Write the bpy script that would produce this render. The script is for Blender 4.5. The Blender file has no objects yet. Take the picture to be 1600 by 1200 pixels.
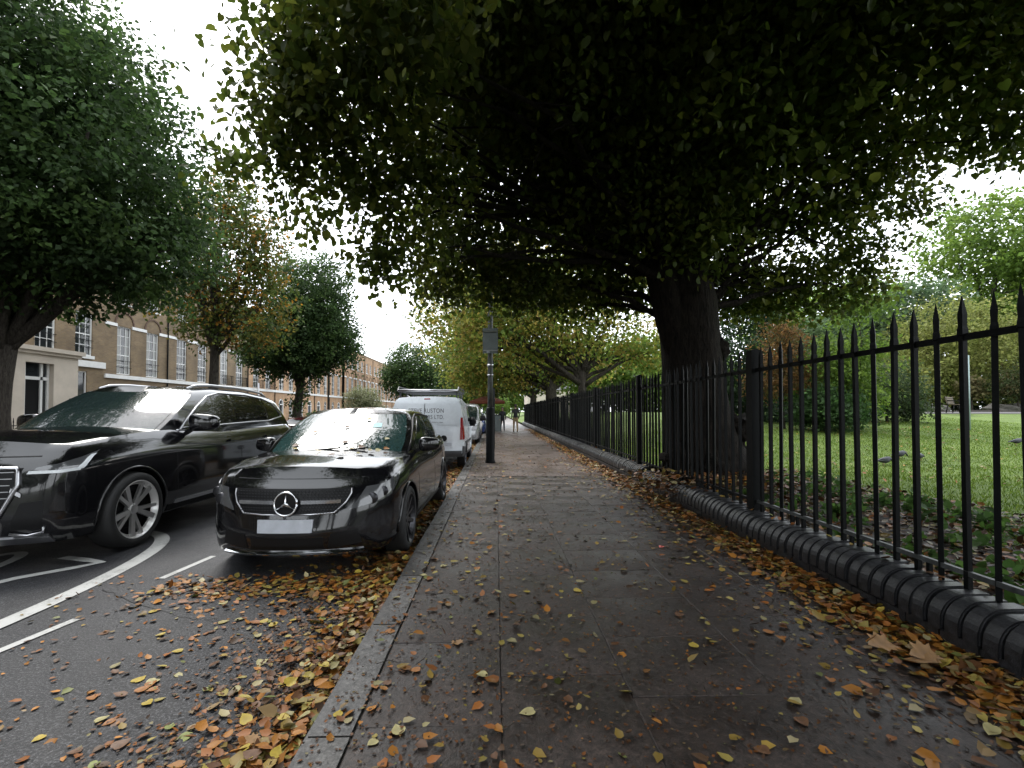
import bpy, bmesh, math, random
import numpy as np
from mathutils import Vector, Matrix
R = math.radians
random.seed(7); rng = np.random.default_rng(7)
scene = bpy.context.scene
COL = scene.collection

# ------------------------------------------------------------ camera, sky, sun, exposure
F, H, VX, VY, PITCH = 750.0, 1.45, 775.0, 643.0, R(1.4)
CYP = VY - F * math.tan(PITCH)                       # principal row of the 1600x1200 photograph
YAW = math.atan((VX - 800) / F)
cd = bpy.data.cameras.new('camera'); cam = bpy.data.objects.new('camera', cd); COL.objects.link(cam)
cd.sensor_width = 36; cd.lens = 36 * F / 1600; cd.shift_y = (600 - CYP) / 1600 * -1
cd.clip_start = 0.05; cd.clip_end = 3000
cam.location = (0, 0, H); cam.rotation_euler = (R(90) + PITCH, 0, YAW)
scene.camera = cam

world = bpy.data.worlds.new('World'); scene.world = world; world.use_nodes = True
nt = world.node_tree; nt.nodes.clear()
wo = nt.nodes.new('ShaderNodeOutputWorld'); bg = nt.nodes.new('ShaderNodeBackground')
sky = nt.nodes.new('ShaderNodeTexSky'); sky.sky_type = 'NISHITA'; sky.sun_disc = False
sky.sun_elevation = R(52); sky.sun_rotation = R(-35); sky.air_density = 1.0; sky.dust_density = 4.0; sky.ozone_density = 1.0
mixw = nt.nodes.new('ShaderNodeMix'); mixw.data_type = 'RGBA'; mixw.inputs[0].default_value = 0.9
mixw.inputs[7].default_value = (5.5, 5.75, 6.0, 1)     # even overcast cloud sheet over the clear sky
nt.links.new(sky.outputs[0], mixw.inputs[6]); nt.links.new(mixw.outputs[2], bg.inputs[0])
bg.inputs[1].default_value = 0.13
nt.links.new(bg.outputs[0], wo.inputs[0])
sd = bpy.data.lights.new('sun', 'SUN'); sun = bpy.data.objects.new('sun', sd); COL.objects.link(sun)
sd.energy = 0.7; sd.angle = R(25); sd.color = (1, .97, .92)
sun.rotation_euler = (R(38), 0, R(180 + 35))
vs = scene.view_settings; vs.view_transform = 'Standard'; vs.look = 'None'; vs.gamma = 1; vs.use_curve_mapping = False
vs.exposure = 2.05
cy = scene.cycles; cy.max_bounces = 6; cy.diffuse_bounces = 3; cy.glossy_bounces = 3; cy.transmission_bounces = 4
cy.use_denoising = True; cy.sample_clamp_indirect = 4.0; cy.caustics_reflective = False; cy.caustics_refractive = False

# ------------------------------------------------------------ pixel -> place
_fw = Vector((-math.sin(YAW) * math.cos(PITCH), math.cos(YAW) * math.cos(PITCH), math.sin(PITCH)))
_rt = Vector((math.cos(YAW), math.sin(YAW), 0)); _up = _rt.cross(_fw)
def ray(px, py): return _fw + _rt * ((px - 800) / F) + _up * ((CYP - py) / F)
def at_y(px, py, Y):
    r = ray(px, py); t = Y / r.y; return Vector((r.x * t, Y, H + r.z * t))
def gnd(px, py, z=0.0):
    r = ray(px, py); t = (z - H) / r.z; return Vector((r.x * t, r.y * t, z))

# ------------------------------------------------------------ object helpers
def link(name, me, mat=None, parent=None, smooth=False):
    o = bpy.data.objects.new(name, me); COL.objects.link(o)
    if mat is not None and not me.materials:
        me.materials.append(mat)
    if smooth:
        me.polygons.foreach_set('use_smooth', [True] * len(me.polygons))
    if parent is not None: o.parent = parent
    return o
def tag(o, label=None, cat=None, group=None, kind=None):
    if label: o['label'] = label
    if cat: o['category'] = cat
    if group: o['group'] = group
    if kind: o['kind'] = kind
    return o
def thing(name, label, cat, loc=(0, 0, 0), rz=0, group=None):
    o = bpy.data.objects.new(name, None); COL.objects.link(o); o.empty_display_size = .2
    o.location = loc; o.rotation_euler = (0, 0, rz)
    return tag(o, label, cat, group)
def copy_tree(o, parent=None):
    c = o.copy(); COL.objects.link(c); c.parent = parent
    for ch in list(o.children): copy_tree(ch, c)
    return c

class MB:
    """collects boxes, tubes, plates into one mesh"""
    def __init__(s): s.v = []; s.f = []
    def add(s, vs_, fs): n = len(s.v); s.v += [tuple(v) for v in vs_]; s.f += [tuple(i + n for i in f) for f in fs]; return s
    def box(s, x0, x1, y0, y1, z0, z1):
        v = [(x, y, z) for z in (z0, z1) for y in (y0, y1) for x in (x0, x1)]
        return s.add(v, [(0, 2, 3, 1), (4, 5, 7, 6), (0, 1, 5, 4), (2, 6, 7, 3), (0, 4, 6, 2), (1, 3, 7, 5)])
    def bar(s, a, b, w, h):
        a = Vector(a); b = Vector(b); d = (b - a).normalized()
        side = d.cross(Vector((0, 0, 1)))
        if side.length < 1e-3: side = Vector((1, 0, 0))
        side.normalize(); up = side.cross(d).normalized()
        v = [p + side * (i * w / 2) + up * (j * h / 2) for p in (a, b) for i, j in ((-1, -1), (1, -1), (1, 1), (-1, 1))]
        return s.add(v, [(3, 2, 1, 0), (4, 5, 6, 7), (0, 1, 5, 4), (1, 2, 6, 5), (2, 3, 7, 6), (3, 0, 4, 7)])
    def tube(s, pts, rad, n=8, cap=True):
        pts = [Vector(p) for p in pts]
        if not hasattr(rad, '__len__'): rad = [rad] * len(pts)
        rings = []; prev = None
        for i, p in enumerate(pts):
            d = (pts[min(i + 1, len(pts) - 1)] - pts[max(i - 1, 0)]).normalized()
            if prev is None:
                a = d.orthogonal().normalized()
            else:
                a = (prev - d * prev.dot(d))
                a = a.normalized() if a.length > 1e-5 else d.orthogonal().normalized()
            prev = a; b = d.cross(a)
            rings.append([p + (a * math.cos(2 * math.pi * k / n) + b * math.sin(2 * math.pi * k / n)) * rad[i] for k in range(n)])
        v = [q for r in rings for q in r]; f = []
        for i in range(len(pts) - 1):
            for k in range(n):
                f.append((i * n + k, i * n + (k + 1) % n, (i + 1) * n + (k + 1) % n, (i + 1) * n + k))
        if cap: f.append(tuple(range(n - 1, -1, -1))); f.append(tuple((len(pts) - 1) * n + k for k in range(n)))
        return s.add(v, f)
    def lathe(s, prof, n=24, axis='z', o=(0, 0, 0)):
        v = []; f = []
        for r, h in prof:
            for k in range(n):
                a = 2 * math.pi * k / n; c, q = r * math.cos(a), r * math.sin(a)
                v.append((o[0] + h, o[1] + c, o[2] + q) if axis == 'x' else (o[0] + c, o[1] + q, o[2] + h) if axis == 'z' else (o[0] + c, o[1] + h, o[2] + q))
        for i in range(len(prof) - 1):
            for k in range(n): f.append((i * n + k, i * n + (k + 1) % n, (i + 1) * n + (k + 1) % n, (i + 1) * n + k))
        return s.add(v, f)
    def prism(s, poly, t0, t1, plane='xz'):
        n = len(poly)
        mk = {'xz': lambda a, b, t: (a, t, b), 'yz': lambda a, b, t: (t, a, b), 'xy': lambda a, b, t: (a, b, t)}[plane]
        v = [mk(a, b, t0) for a, b in poly] + [mk(a, b, t1) for a, b in poly]
        f = [tuple(range(n - 1, -1, -1)), tuple(range(n, 2 * n))] + [(i, (i + 1) % n, n + (i + 1) % n, n + i) for i in range(n)]
        return s.add(v, f)
    def mesh(s, name='mesh', fix=True):
        me = bpy.data.meshes.new(name); me.from_pydata(s.v, [], s.f); me.update()
        if fix:
            bm = bmesh.new(); bm.from_mesh(me); bmesh.ops.recalc_face_normals(bm, faces=bm.faces); bm.to_mesh(me); bm.free()
        return me
    def build(s, name, mat, parent=None, smooth=False, bevel=0, fix=True):
        me = s.mesh(name, fix)
        if bevel:
            bm = bmesh.new(); bm.from_mesh(me)
            bmesh.ops.bevel(bm, geom=bm.edges[:], offset=bevel, segments=2, affect='EDGES', clamp_overlap=True)
            bm.to_mesh(me); bm.free()
        return link(name, me, mat, parent, smooth)

# ------------------------------------------------------------ materials
def nodemat(name):
    m = bpy.data.materials.new(name); m.use_nodes = True
    return m, m.node_tree, m.node_tree.nodes['Principled BSDF']
def N(t, kind, **kw):
    n = t.nodes.new(kind)
    for k, v in kw.items(): setattr(n, k, v)
    return n
def ramp(t, fac, stops):
    r = N(t, 'ShaderNodeValToRGB'); e = r.color_ramp.elements
    while len(e) < len(stops): e.new(.5)
    for q, (p, c) in zip(e, stops): q.position = p; q.color = (*c, 1)
    t.links.new(fac, r.inputs[0]); return r.outputs[0]
def noise(t, scale, detail=4, rough=.6, coord='Object', dist=0, vec=None):
    n = N(t, 'ShaderNodeTexNoise'); n.inputs['Scale'].default_value = scale; n.inputs['Detail'].default_value = detail
    n.inputs['Roughness'].default_value = rough; n.inputs['Distortion'].default_value = dist
    if vec is None:
        tc = N(t, 'ShaderNodeTexCoord'); vec = tc.outputs[coord]
    t.links.new(vec, n.inputs['Vector']); return n.outputs[0]
def bump(t, b, fac, strength=.3, dist=.01):
    n = N(t, 'ShaderNodeBump'); n.inputs['Strength'].default_value = strength; n.inputs['Distance'].default_value = dist
    t.links.new(fac, n.inputs['Height']); t.links.new(n.outputs[0], b.inputs['Normal'])
def simple(name, c, rough=.5, metal=0, spec=.5, coat=0, var=0, vscale=6, bumpy=0, bscale=40):
    m, t, b = nodemat(name)
    b.inputs['Base Color'].default_value = (*c, 1); b.inputs['Roughness'].default_value = rough
    b.inputs['Metallic'].default_value = metal; b.inputs['Specular IOR Level'].default_value = spec
    b.inputs['Coat Weight'].default_value = coat
    if var:
        f = noise(t, vscale)
        t.links.new(ramp(t, f, [(.3, tuple(x * (1 - var) for x in c)), (.7, tuple(min(1, x * (1 + var)) for x in c))]), b.inputs['Base Color'])
    if bumpy: bump(t, b, noise(t, bscale), bumpy, .01)
    return m
def asphalt_mat():
    m, t, b = nodemat('wet_asphalt')
    g = noise(t, 75, 3, .8); big = noise(t, 1.1, 5, .6)
    mx = N(t, 'ShaderNodeMix', data_type='RGBA', blend_type='MULTIPLY'); mx.inputs[0].default_value = 1
    t.links.new(ramp(t, g, [(.36, (.006, .0065, .0078)), (.52, (.019, .02, .023)), (.68, (.12, .12, .128))]), mx.inputs[6])
    t.links.new(ramp(t, big, [(.3, (.75, .75, .75)), (.7, (1.25, 1.22, 1.2))]), mx.inputs[7]); t.links.new(mx.outputs[2], b.inputs['Base Color'])
    wet = noise(t, .9, 4, .6)
    t.links.new(ramp(t, wet, [(.35, (.34,) * 3), (.6, (.6,) * 3)]), b.inputs['Roughness']); b.inputs['Specular IOR Level'].default_value = .3
    bump(t, b, g, .8, .007); return m
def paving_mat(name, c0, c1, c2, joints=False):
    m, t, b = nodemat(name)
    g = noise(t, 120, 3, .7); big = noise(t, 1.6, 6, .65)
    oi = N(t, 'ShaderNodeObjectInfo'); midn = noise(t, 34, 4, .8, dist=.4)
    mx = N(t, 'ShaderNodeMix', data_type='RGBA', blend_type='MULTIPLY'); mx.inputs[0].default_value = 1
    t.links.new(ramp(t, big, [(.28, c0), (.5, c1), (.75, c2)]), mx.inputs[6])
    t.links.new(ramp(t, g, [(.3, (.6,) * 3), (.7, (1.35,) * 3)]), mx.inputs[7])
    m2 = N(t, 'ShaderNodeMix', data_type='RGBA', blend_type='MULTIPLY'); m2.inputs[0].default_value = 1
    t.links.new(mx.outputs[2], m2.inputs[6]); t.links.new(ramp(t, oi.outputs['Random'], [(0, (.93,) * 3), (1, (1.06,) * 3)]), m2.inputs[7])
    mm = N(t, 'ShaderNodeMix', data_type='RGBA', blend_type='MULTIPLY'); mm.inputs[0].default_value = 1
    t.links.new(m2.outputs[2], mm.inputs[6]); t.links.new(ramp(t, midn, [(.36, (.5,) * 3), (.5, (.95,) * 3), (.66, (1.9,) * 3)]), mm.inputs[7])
    out = mm.outputs[2]
    if joints:
        tc = N(t, 'ShaderNodeTexCoord'); br = N(t, 'ShaderNodeTexBrick'); br.inputs['Scale'].default_value = 1
        br.inputs['Brick Width'].default_value = .62; br.inputs['Row Height'].default_value = .75; br.inputs['Mortar Size'].default_value = .012
        br.inputs['Color1'].default_value = (1, 1, 1, 1); br.inputs['Color2'].default_value = (.93, .93, .93, 1); br.inputs['Mortar'].default_value = (.8, .8, .8, 1)
        t.links.new(tc.outputs['Object'], br.inputs['Vector'])
        m3 = N(t, 'ShaderNodeMix', data_type='RGBA', blend_type='MULTIPLY'); m3.inputs[0].default_value = 1
        t.links.new(out, m3.inputs[6]); t.links.new(br.outputs[0], m3.inputs[7]); out = m3.outputs[2]
    t.links.new(out, b.inputs['Base Color'])
    wet = noise(t, 1.3, 4, .6)
    t.links.new(ramp(t, wet, [(.35, (.30,) * 3), (.62, (.58,) * 3)]), b.inputs['Roughness'])
    bump(t, b, midn, .5, .006); return m
def brick_mat(name, c1, c2, mortar, bw=.225, rh=.075):
    m, t, b = nodemat(name)
    tc = N(t, 'ShaderNodeTexCoord'); sp = N(t, 'ShaderNodeSeparateXYZ'); cb = N(t, 'ShaderNodeCombineXYZ')
    t.links.new(tc.outputs['Object'], sp.inputs[0])
    ad = N(t, 'ShaderNodeMath', operation='ADD'); t.links.new(sp.outputs[0], ad.inputs[0]); t.links.new(sp.outputs[1], ad.inputs[1])
    t.links.new(ad.outputs[0], cb.inputs[0]); t.links.new(sp.outputs[2], cb.inputs[1])
    br = N(t, 'ShaderNodeTexBrick'); br.inputs['Scale'].default_value = 1; br.inputs['Brick Width'].default_value = bw; br.inputs['Row Height'].default_value = rh
    br.inputs['Mortar Size'].default_value = .008; br.inputs['Color1'].default_value = (*c1, 1); br.inputs['Color2'].default_value = (*c2, 1); br.inputs['Mortar'].default_value = (*mortar, 1)
    t.links.new(cb.outputs[0], br.inputs['Vector'])
    big = noise(t, .7, 5, .65)
    mx = N(t, 'ShaderNodeMix', data_type='RGBA', blend_type='MULTIPLY'); mx.inputs[0].default_value = 1
    t.links.new(br.outputs[0], mx.inputs[6]); t.links.new(ramp(t, big, [(.3, (.68,) * 3), (.7, (1.2,) * 3)]), mx.inputs[7])
    t.links.new(mx.outputs[2], b.inputs['Base Color']); b.inputs['Roughness'].default_value = .85
    bump(t, b, br.outputs['Fac'], -.3, .01); return m
def leaf_mat(name, transl=.48, rough=.55, spec=.16):
    m, t, b = nodemat(name)
    at = N(t, 'ShaderNodeAttribute'); at.attribute_name = 'Col'
    t.links.new(at.outputs['Color'], b.inputs['Base Color']); b.inputs['Roughness'].default_value = rough; b.inputs['Specular IOR Level'].default_value = spec
    if transl:
        tr = N(t, 'ShaderNodeBsdfTranslucent'); hs = N(t, 'ShaderNodeHueSaturation'); hs.inputs['Value'].default_value = 1.3; hs.inputs['Saturation'].default_value = 1.0
        t.links.new(at.outputs['Color'], hs.inputs['Color']); t.links.new(hs.outputs[0], tr.inputs[0])
        ms = N(t, 'ShaderNodeMixShader'); ms.inputs[0].default_value = transl
        t.links.new(b.outputs[0], ms.inputs[1]); t.links.new(tr.outputs[0], ms.inputs[2])
        t.links.new(ms.outputs[0], t.nodes['Material Output'].inputs[0])
    return m
def bark_mat(name, c0, c1):
    m, t, b = nodemat(name)
    tc = N(t, 'ShaderNodeTexCoord'); mp = N(t, 'ShaderNodeMapping'); mp.inputs['Scale'].default_value = (1, 1, .22); t.links.new(tc.outputs['Object'], mp.inputs[0])
    f = noise(t, 22, 6, .7, vec=mp.outputs[0], dist=.6)
    t.links.new(ramp(t, f, [(.35, c0), (.65, c1)]), b.inputs['Base Color']); b.inputs['Roughness'].default_value = .9; b.inputs['Specular IOR Level'].default_value = .15
    bump(t, b, f, 1.0, .06); return m
def paint_mark_mat():
    m, t, b = nodemat('road_paint')
    f = noise(t, 55, 5, .75); f2 = noise(t, 4, 4, .6)
    ad = N(t, 'ShaderNodeMath', operation='ADD'); t.links.new(f, ad.inputs[0]); t.links.new(f2, ad.inputs[1])
    t.links.new(ramp(t, ad.outputs[0], [(.66, (.06, .06, .06)), (.84, (.27, .27, .255)), (1.1, (.40, .40, .385))]), b.inputs['Base Color']); b.inputs['Roughness'].default_value = .55
    bump(t, b, f, .3, .004); return m
M = {}
M['asphalt'] = asphalt_mat()
M['paint'] = paint_mark_mat()
M['slab'] = paving_mat('shaded_wet_slab', (.013, .0095, .0078), (.024, .0165, .0132), (.043, .030, .0245))  # darker than the far paving: canopy shade is put into the colour
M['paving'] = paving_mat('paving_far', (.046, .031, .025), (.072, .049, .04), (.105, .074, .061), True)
M['joint'] = simple('joint_dirt', (.022, .019, .016), .8, var=.5, vscale=8)
M['kerb'] = paving_mat('granite_kerb', (.022, .021, .020), (.056, .053, .05), (.12, .115, .11))
M['kerb_far'] = M['kerb']
M['coping'] = paving_mat('blue_engineering_brick', (.009, .0095, .011), (.018, .0185, .021), (.036, .036, .038))
M['mortar'] = simple('dark_mortar', (.012, .012, .012), .9)
M['iron'] = simple('black_iron_paint', (.0025, .003, .0032), .55, spec=.12, var=.4, vscale=20, bumpy=.15, bscale=60)
M['worn_iron'] = simple('worn_iron_rail', (.05, .055, .055), .45, var=.7, vscale=12)
M['leaf'] = leaf_mat('tree_leaf')
M['dead'] = leaf_mat('fallen_leaf', .0, .5, .25)
M['grass'] = leaf_mat('grass_blade', .25, .5, .3)
M['bark'] = bark_mat('lime_bark', (.0025, .002, .0018), (.024, .019, .015))
M['bark2'] = bark_mat('maple_bark', (.025, .021, .018), (.09, .078, .066))

# ------------------------------------------------------------ fast leaf meshes
TEMPL = {
 'simple': (np.array([(0, 0, 0), (.42, .38, .09), (1, 0, -.04), (.42, -.38, .09)]), [(0, 1, 2), (0, 2, 3)]),
 'heart': (np.array([(0, 0, 0), (-.1, .25, .04), (.18, .46, .09), (.6, .36, .07), (1.0, 0, -.08), (.6, -.36, .07), (.18, -.46, .09), (-.1, -.25, .04)]),
           [(0, 1, 2, 3, 4), (0, 4, 5, 6, 7)]),
 'fan': (np.array([(0, 0, 0), (.15, .5, .06), (.6, .48, .0), (1, .12, -.1), (.95, -.2, -.1), (.5, -.5, 0), (.1, -.42, .06)]), [(0, 1, 2, 3), (0, 3, 4), (0, 4, 5, 6)]),
}
def norm(a): return a / np.maximum(np.linalg.norm(a, axis=1, keepdims=True), 1e-9)
def leaves_mesh(name, P, T, Nn, S, C, kind='simple'):
    tv, tf = TEMPL[kind]; n = len(P); k = len(tv)
    T = norm(T); B = norm(np.cross(Nn, T)); Nn = np.cross(T, B)
    V = (P[:, None, :] + S[:, None, None] * (tv[None, :, 0, None] * T[:, None, :] + tv[None, :, 1, None] * B[:, None, :] + tv[None, :, 2, None] * Nn[:, None, :])).reshape(-1, 3)
    me = bpy.data.meshes.new(name)
    lv = np.concatenate([np.array(f) for f in tf]); L = len(lv); tot = np.array([len(f) for f in tf]); st = np.concatenate([[0], np.cumsum(tot)[:-1]])
    me.vertices.add(n * k); me.vertices.foreach_set('co', V.astype(np.float32).ravel())
    me.loops.add(n * L); me.loops.foreach_set('vertex_index', (lv[None, :] + (np.arange(n) * k)[:, None]).astype(np.int32).ravel())
    me.polygons.add(n * len(tf)); me.polygons.foreach_set('loop_start', (st[None, :] + (np.arange(n) * L)[:, None]).astype(np.int32).ravel())
    me.update(calc_edges=True)
    ca = me.color_attributes.new('Col', 'FLOAT_COLOR', 'POINT')
    CC = np.ones((n, k, 4), np.float32); CC[:, :, :3] = C[:, None, :]
    ca.data.foreach_set('color', CC.ravel()); return me
def crown_mesh(name, lobes, n_clu, per, size, cols, kind='simple', spread=.45, shell=4.0, droop=.25, seed=1, up=.9, zmin=None):
    g = np.random.default_rng(seed)
    L = np.array([l[:6] for l in lobes], float); w = np.array([(l[6] if len(l) > 6 else 1) * (l[3] * l[4] + l[4] * l[5] + l[3] * l[5]) for l in lobes]); w /= w.sum()
    idx = g.choice(len(L), n_clu, p=w); d = norm(g.normal(size=(n_clu, 3))); r = g.random(n_clu) ** (1 / shell)
    # irregular outline: clump noise along the direction
    r *= 1 + .16 * np.sin(d[:, 0] * 7 + idx) * np.sin(d[:, 2] * 6 + idx * 2.1) + .07 * g.normal(size=n_clu)
    Cc = L[idx, :3] + d * r[:, None] * L[idx, 3:6]
    tw = norm(d + g.normal(size=(n_clu, 3)) * .6 + np.array([0, 0, -droop]))
    ccol = np.array(cols)[g.choice(len(cols), n_clu)] * (g.normal(1, .16, n_clu).clip(.6, 1.5))[:, None]
    rep = np.repeat(np.arange(n_clu), per); n = len(rep)
    t = g.random(n) - .5
    P = Cc[rep] + tw[rep] * (t * spread * 2)[:, None] + g.normal(size=(n, 3)) * spread * np.array([.42, .42, .26])
    if zmin is not None: P[:, 2] = np.maximum(P[:, 2], zmin + g.random(n) * .3)
    T = norm(tw[rep] * .5 + g.normal(size=(n, 3)) * .75 + np.array([0, 0, -droop]))
    Nn = norm(np.array([0, 0, up]) + d[rep] * .45 + g.normal(size=(n, 3)) * .5)
    S = size * g.normal(1, .2, n).clip(.5, 1.6)
    C = (ccol[rep] * g.normal(1, .13, n).clip(.6, 1.5)[:, None]).clip(0.002, 1)
    return leaves_mesh(name, P, T, Nn, S, C, kind)

def bez(a, b, c, n=7):
    a, b, c = Vector(a), Vector(b), Vector(c)
    return [a * (1 - t) ** 2 + b * 2 * t * (1 - t) + c * t * t for t in [i / (n - 1) for i in range(n)]]
def limb(mb, a, c, r0, r1, sag=.2, n=7, sides=7, seed=0):
    g = random.Random(seed); a = Vector(a); c = Vector(c); mid = (a + c) / 2 + Vector((g.uniform(-.2, .2), g.uniform(-.2, .2), sag)) * (c - a).length * .5
    pts = bez(a, mid, c, n); L_ = (c - a).length
    pts = [p + Vector((g.gauss(0, .012), g.gauss(0, .012), g.gauss(0, .012))) * L_ if 0 < i < n - 1 else p for i, p in enumerate(pts)]
    mb.tube(pts, [r0 + (r1 - r0) * i / (n - 1) for i in range(n)], sides); return pts
def trunk_tube(mb, pts, rad, n=14, amp=.06, seed=0):
    k0 = len(mb.v); mb.tube(pts, rad, n)
    g = random.Random(seed); ph = [g.uniform(0, 6.28) for _ in range(3)]
    for i in range(len(pts)):
        c = Vector(pts[i])
        for k in range(n):
            v = Vector(mb.v[k0 + i * n + k]); a = 2 * math.pi * k / n
            s = 1 + amp * (math.sin(3 * a + ph[0]) + .6 * math.sin(5 * a + ph[1] + i * .5)) + g.gauss(0, amp * .25)
            mb.v[k0 + i * n + k] = tuple(c + (v - c) * s)
def tree(name, label, base, trunk_h, r0, lobes, n_clu, per, size, cols, seed=1, group=None, bark='bark2', lean=(0, 0), kind='simple', spread=.45, flare=1.5, limbs=10, shell=4.0, droop=.25, cat='tree', up=.9):
    """lobes are given relative to the base"""
    root = thing(name, label, cat, base, 0, group)
    g = random.Random(seed); mb = MB()
    pts = []; rad = []; hs = [0, .08, .2, .45, .7, 1.0]
    for h in hs:
        pts.append((lean[0] * h + g.gauss(0, r0 * .12), lean[1] * h + g.gauss(0, r0 * .12), h * trunk_h - .05)); rad.append(r0 * ((flare - (flare - 1) * min(1, h / .2)) if h < .2 else 1 - .28 * h))
    trunk_tube(mb, pts, rad, 12, .05, seed)
    tops = Vector(pts[-1])
    order = list(range(len(lobes)))
    for q in range(limbs):
        lb = lobes[order[q % len(order)]]
        s = Vector(pts[-2]).lerp(tops, g.uniform(.2, 1))
        e = Vector(lb[:3]) + Vector((g.uniform(-.5, .5) * lb[3], g.uniform(-.5, .5) * lb[4], g.uniform(-.3, .5) * lb[5]))
        P = limb(mb, s, e, r0 * g.uniform(.35, .6), r0 * .08, .15, 7, 6, seed * 50 + q)
        for z in range(3):
            p = P[g.randint(2, 5)]; e2 = p + Vector((g.uniform(-1, 1), g.uniform(-1, 1), g.uniform(-.2, .9))) * max(lb[3], .6) * .7
            limb(mb, p, e2, r0 * .14, r0 * .03, .1, 5, 5, seed * 90 + q * 7 + z)
    mb.build('trunk', M[bark], root, True)
    cm = crown_mesh('crown', lobes, n_clu, per, size, cols, kind, spread, shell, droop, seed, up)
    link('crown', cm, M['leaf'], root)
    return root

# ============================================================ SETTING: ground, road, pavements
KX = -0.80          # kerb face on our side
WX = 2.62           # pavement-side face of the low brick wall
FX = 2.80           # line of the railings
XF = -23.0          # fronts of the terrace
def road_z(x):      # the carriageway falls away gently to the far side
    return -0.30 * min(1, max(0, (-5.5 - x) / 6.5)) ** 1.2
def lawn_z(x, y):
    k = min(1, max(0, (x - 5) / 5)); k = k * k * (3 - 2 * k)
    return .24 + k * min(1.15, max(0, (y - 10.5) * .075)) + .025 * math.sin(x * 1.3 + y * .7) * math.sin(y * .9)
def strip(name, xs, ys, zf, mat, kind='structure', parent=None):
    v = [(x, y, zf(x, y)) for y in ys for x in xs]; nx = len(xs)
    f = [(j * nx + i, j * nx + i + 1, (j + 1) * nx + i + 1, (j + 1) * nx + i) for j in range(len(ys) - 1) for i in range(nx - 1)]
    me = bpy.data.meshes.new(name); me.from_pydata(v, [], f); me.update()
    o = link(name, me, mat, parent, True)
    if kind and parent is None: o['kind'] = kind
    return o
earth = simple('earth', (.05, .055, .03), .95, var=.4, vscale=.5)
strip('ground', [-900, 900], [-300, 1500], lambda x, y: -.42, earth)
strip('road', [-12.6 + i * .5 for i in range(24)] + [KX + .02], [-6, 0, 2, 4, 6, 8, 10, 15, 20, 30, 45, 70, 110, 170, 300], lambda x, y: road_z(x) + .004 * math.sin(x * 2.1 + y * .9), M['asphalt'])
pav = strip('pavement', [KX + .17, .3, 1.5, WX + .06], [-4, 0, 5, 10, 20, 40, 80, 170, 300], lambda x, y: .092 + .002 * math.sin(y), M['joint'])
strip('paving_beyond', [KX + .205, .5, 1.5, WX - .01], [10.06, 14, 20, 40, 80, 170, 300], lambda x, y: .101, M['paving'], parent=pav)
# paving slabs, each its own piece
slab_meshes = {}
def slab(w, l, k):
    key = (round(w, 2), round(l, 2), k)
    if key not in slab_meshes:
        mb = MB().box(-w / 2, w / 2, -l / 2, l / 2, -.03, .008); me = mb.mesh('slab')
        bm = bmesh.new(); bm.from_mesh(me); bmesh.ops.bevel(bm, geom=[e for e in bm.edges if all(v.co.z > 0 for v in e.verts)], offset=.004, segments=1, affect='EDGES'); bm.to_mesh(me); bm.free()
        me.materials.append(M['slab']); slab_meshes[key] = me
    return slab_meshes[key]
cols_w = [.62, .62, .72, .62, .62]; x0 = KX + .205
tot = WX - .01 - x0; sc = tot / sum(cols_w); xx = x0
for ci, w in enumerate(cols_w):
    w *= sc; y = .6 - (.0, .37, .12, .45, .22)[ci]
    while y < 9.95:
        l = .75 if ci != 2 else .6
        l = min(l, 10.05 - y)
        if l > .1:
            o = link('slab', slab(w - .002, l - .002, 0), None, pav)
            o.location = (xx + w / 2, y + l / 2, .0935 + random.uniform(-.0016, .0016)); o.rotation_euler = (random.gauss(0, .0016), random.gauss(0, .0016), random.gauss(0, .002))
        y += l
    xx += w
# kerb of granite stones
kerb = strip('kerb', [KX + .02, KX + .19], [-4, 10, 40, 300], lambda x, y: .02, M['joint'])
y = .4; kk = 0
kme = []
for L_ in (.9, .75, 1.05):
    mb = MB().box(0, .195, 0, L_ - .012, -.12, .105); me = mb.mesh('kerb_stone')
    bm = bmesh.new(); bm.from_mesh(me)
    bmesh.ops.bevel(bm, geom=[e for e in bm.edges if all(v.co.z > 0 for v in e.verts) and all(v.co.x < .01 for v in e.verts)], offset=.022, segments=3, affect='EDGES'); bm.to_mesh(me); bm.free()
    me.materials.append(M['kerb']); kme.append((L_, me))
while y < 60:
    L_, me = kme[(kk * 7) % 3]; o = link('kerb_stone', me, None, kerb); o.location = (KX + random.uniform(-.004, .004), y, random.uniform(-.004, .003)); y += L_; kk += 1
mb = MB().box(KX, KX + .195, y, 300, -.1, .1); mb.build('kerb_run', M['kerb'], kerb)
# far side
strip('far_pavement', [-16.2, -14.4, -12.62], [-10, 0, 20, 60, 120, 300], lambda x, y: -.19, M['paving'])
mb = MB().box(-12.78, -12.58, -10, 300, -.5, -.18); o = mb.build('far_kerb', M['kerb']); o['kind'] = 'structure'
strip('front_gardens', [-24.5, -20, -16.2], [-10, 0, 20, 60, 120, 300], lambda x, y: -.2, simple('garden_paving', (.12, .11, .1), .8, var=.3, vscale=2))
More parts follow.
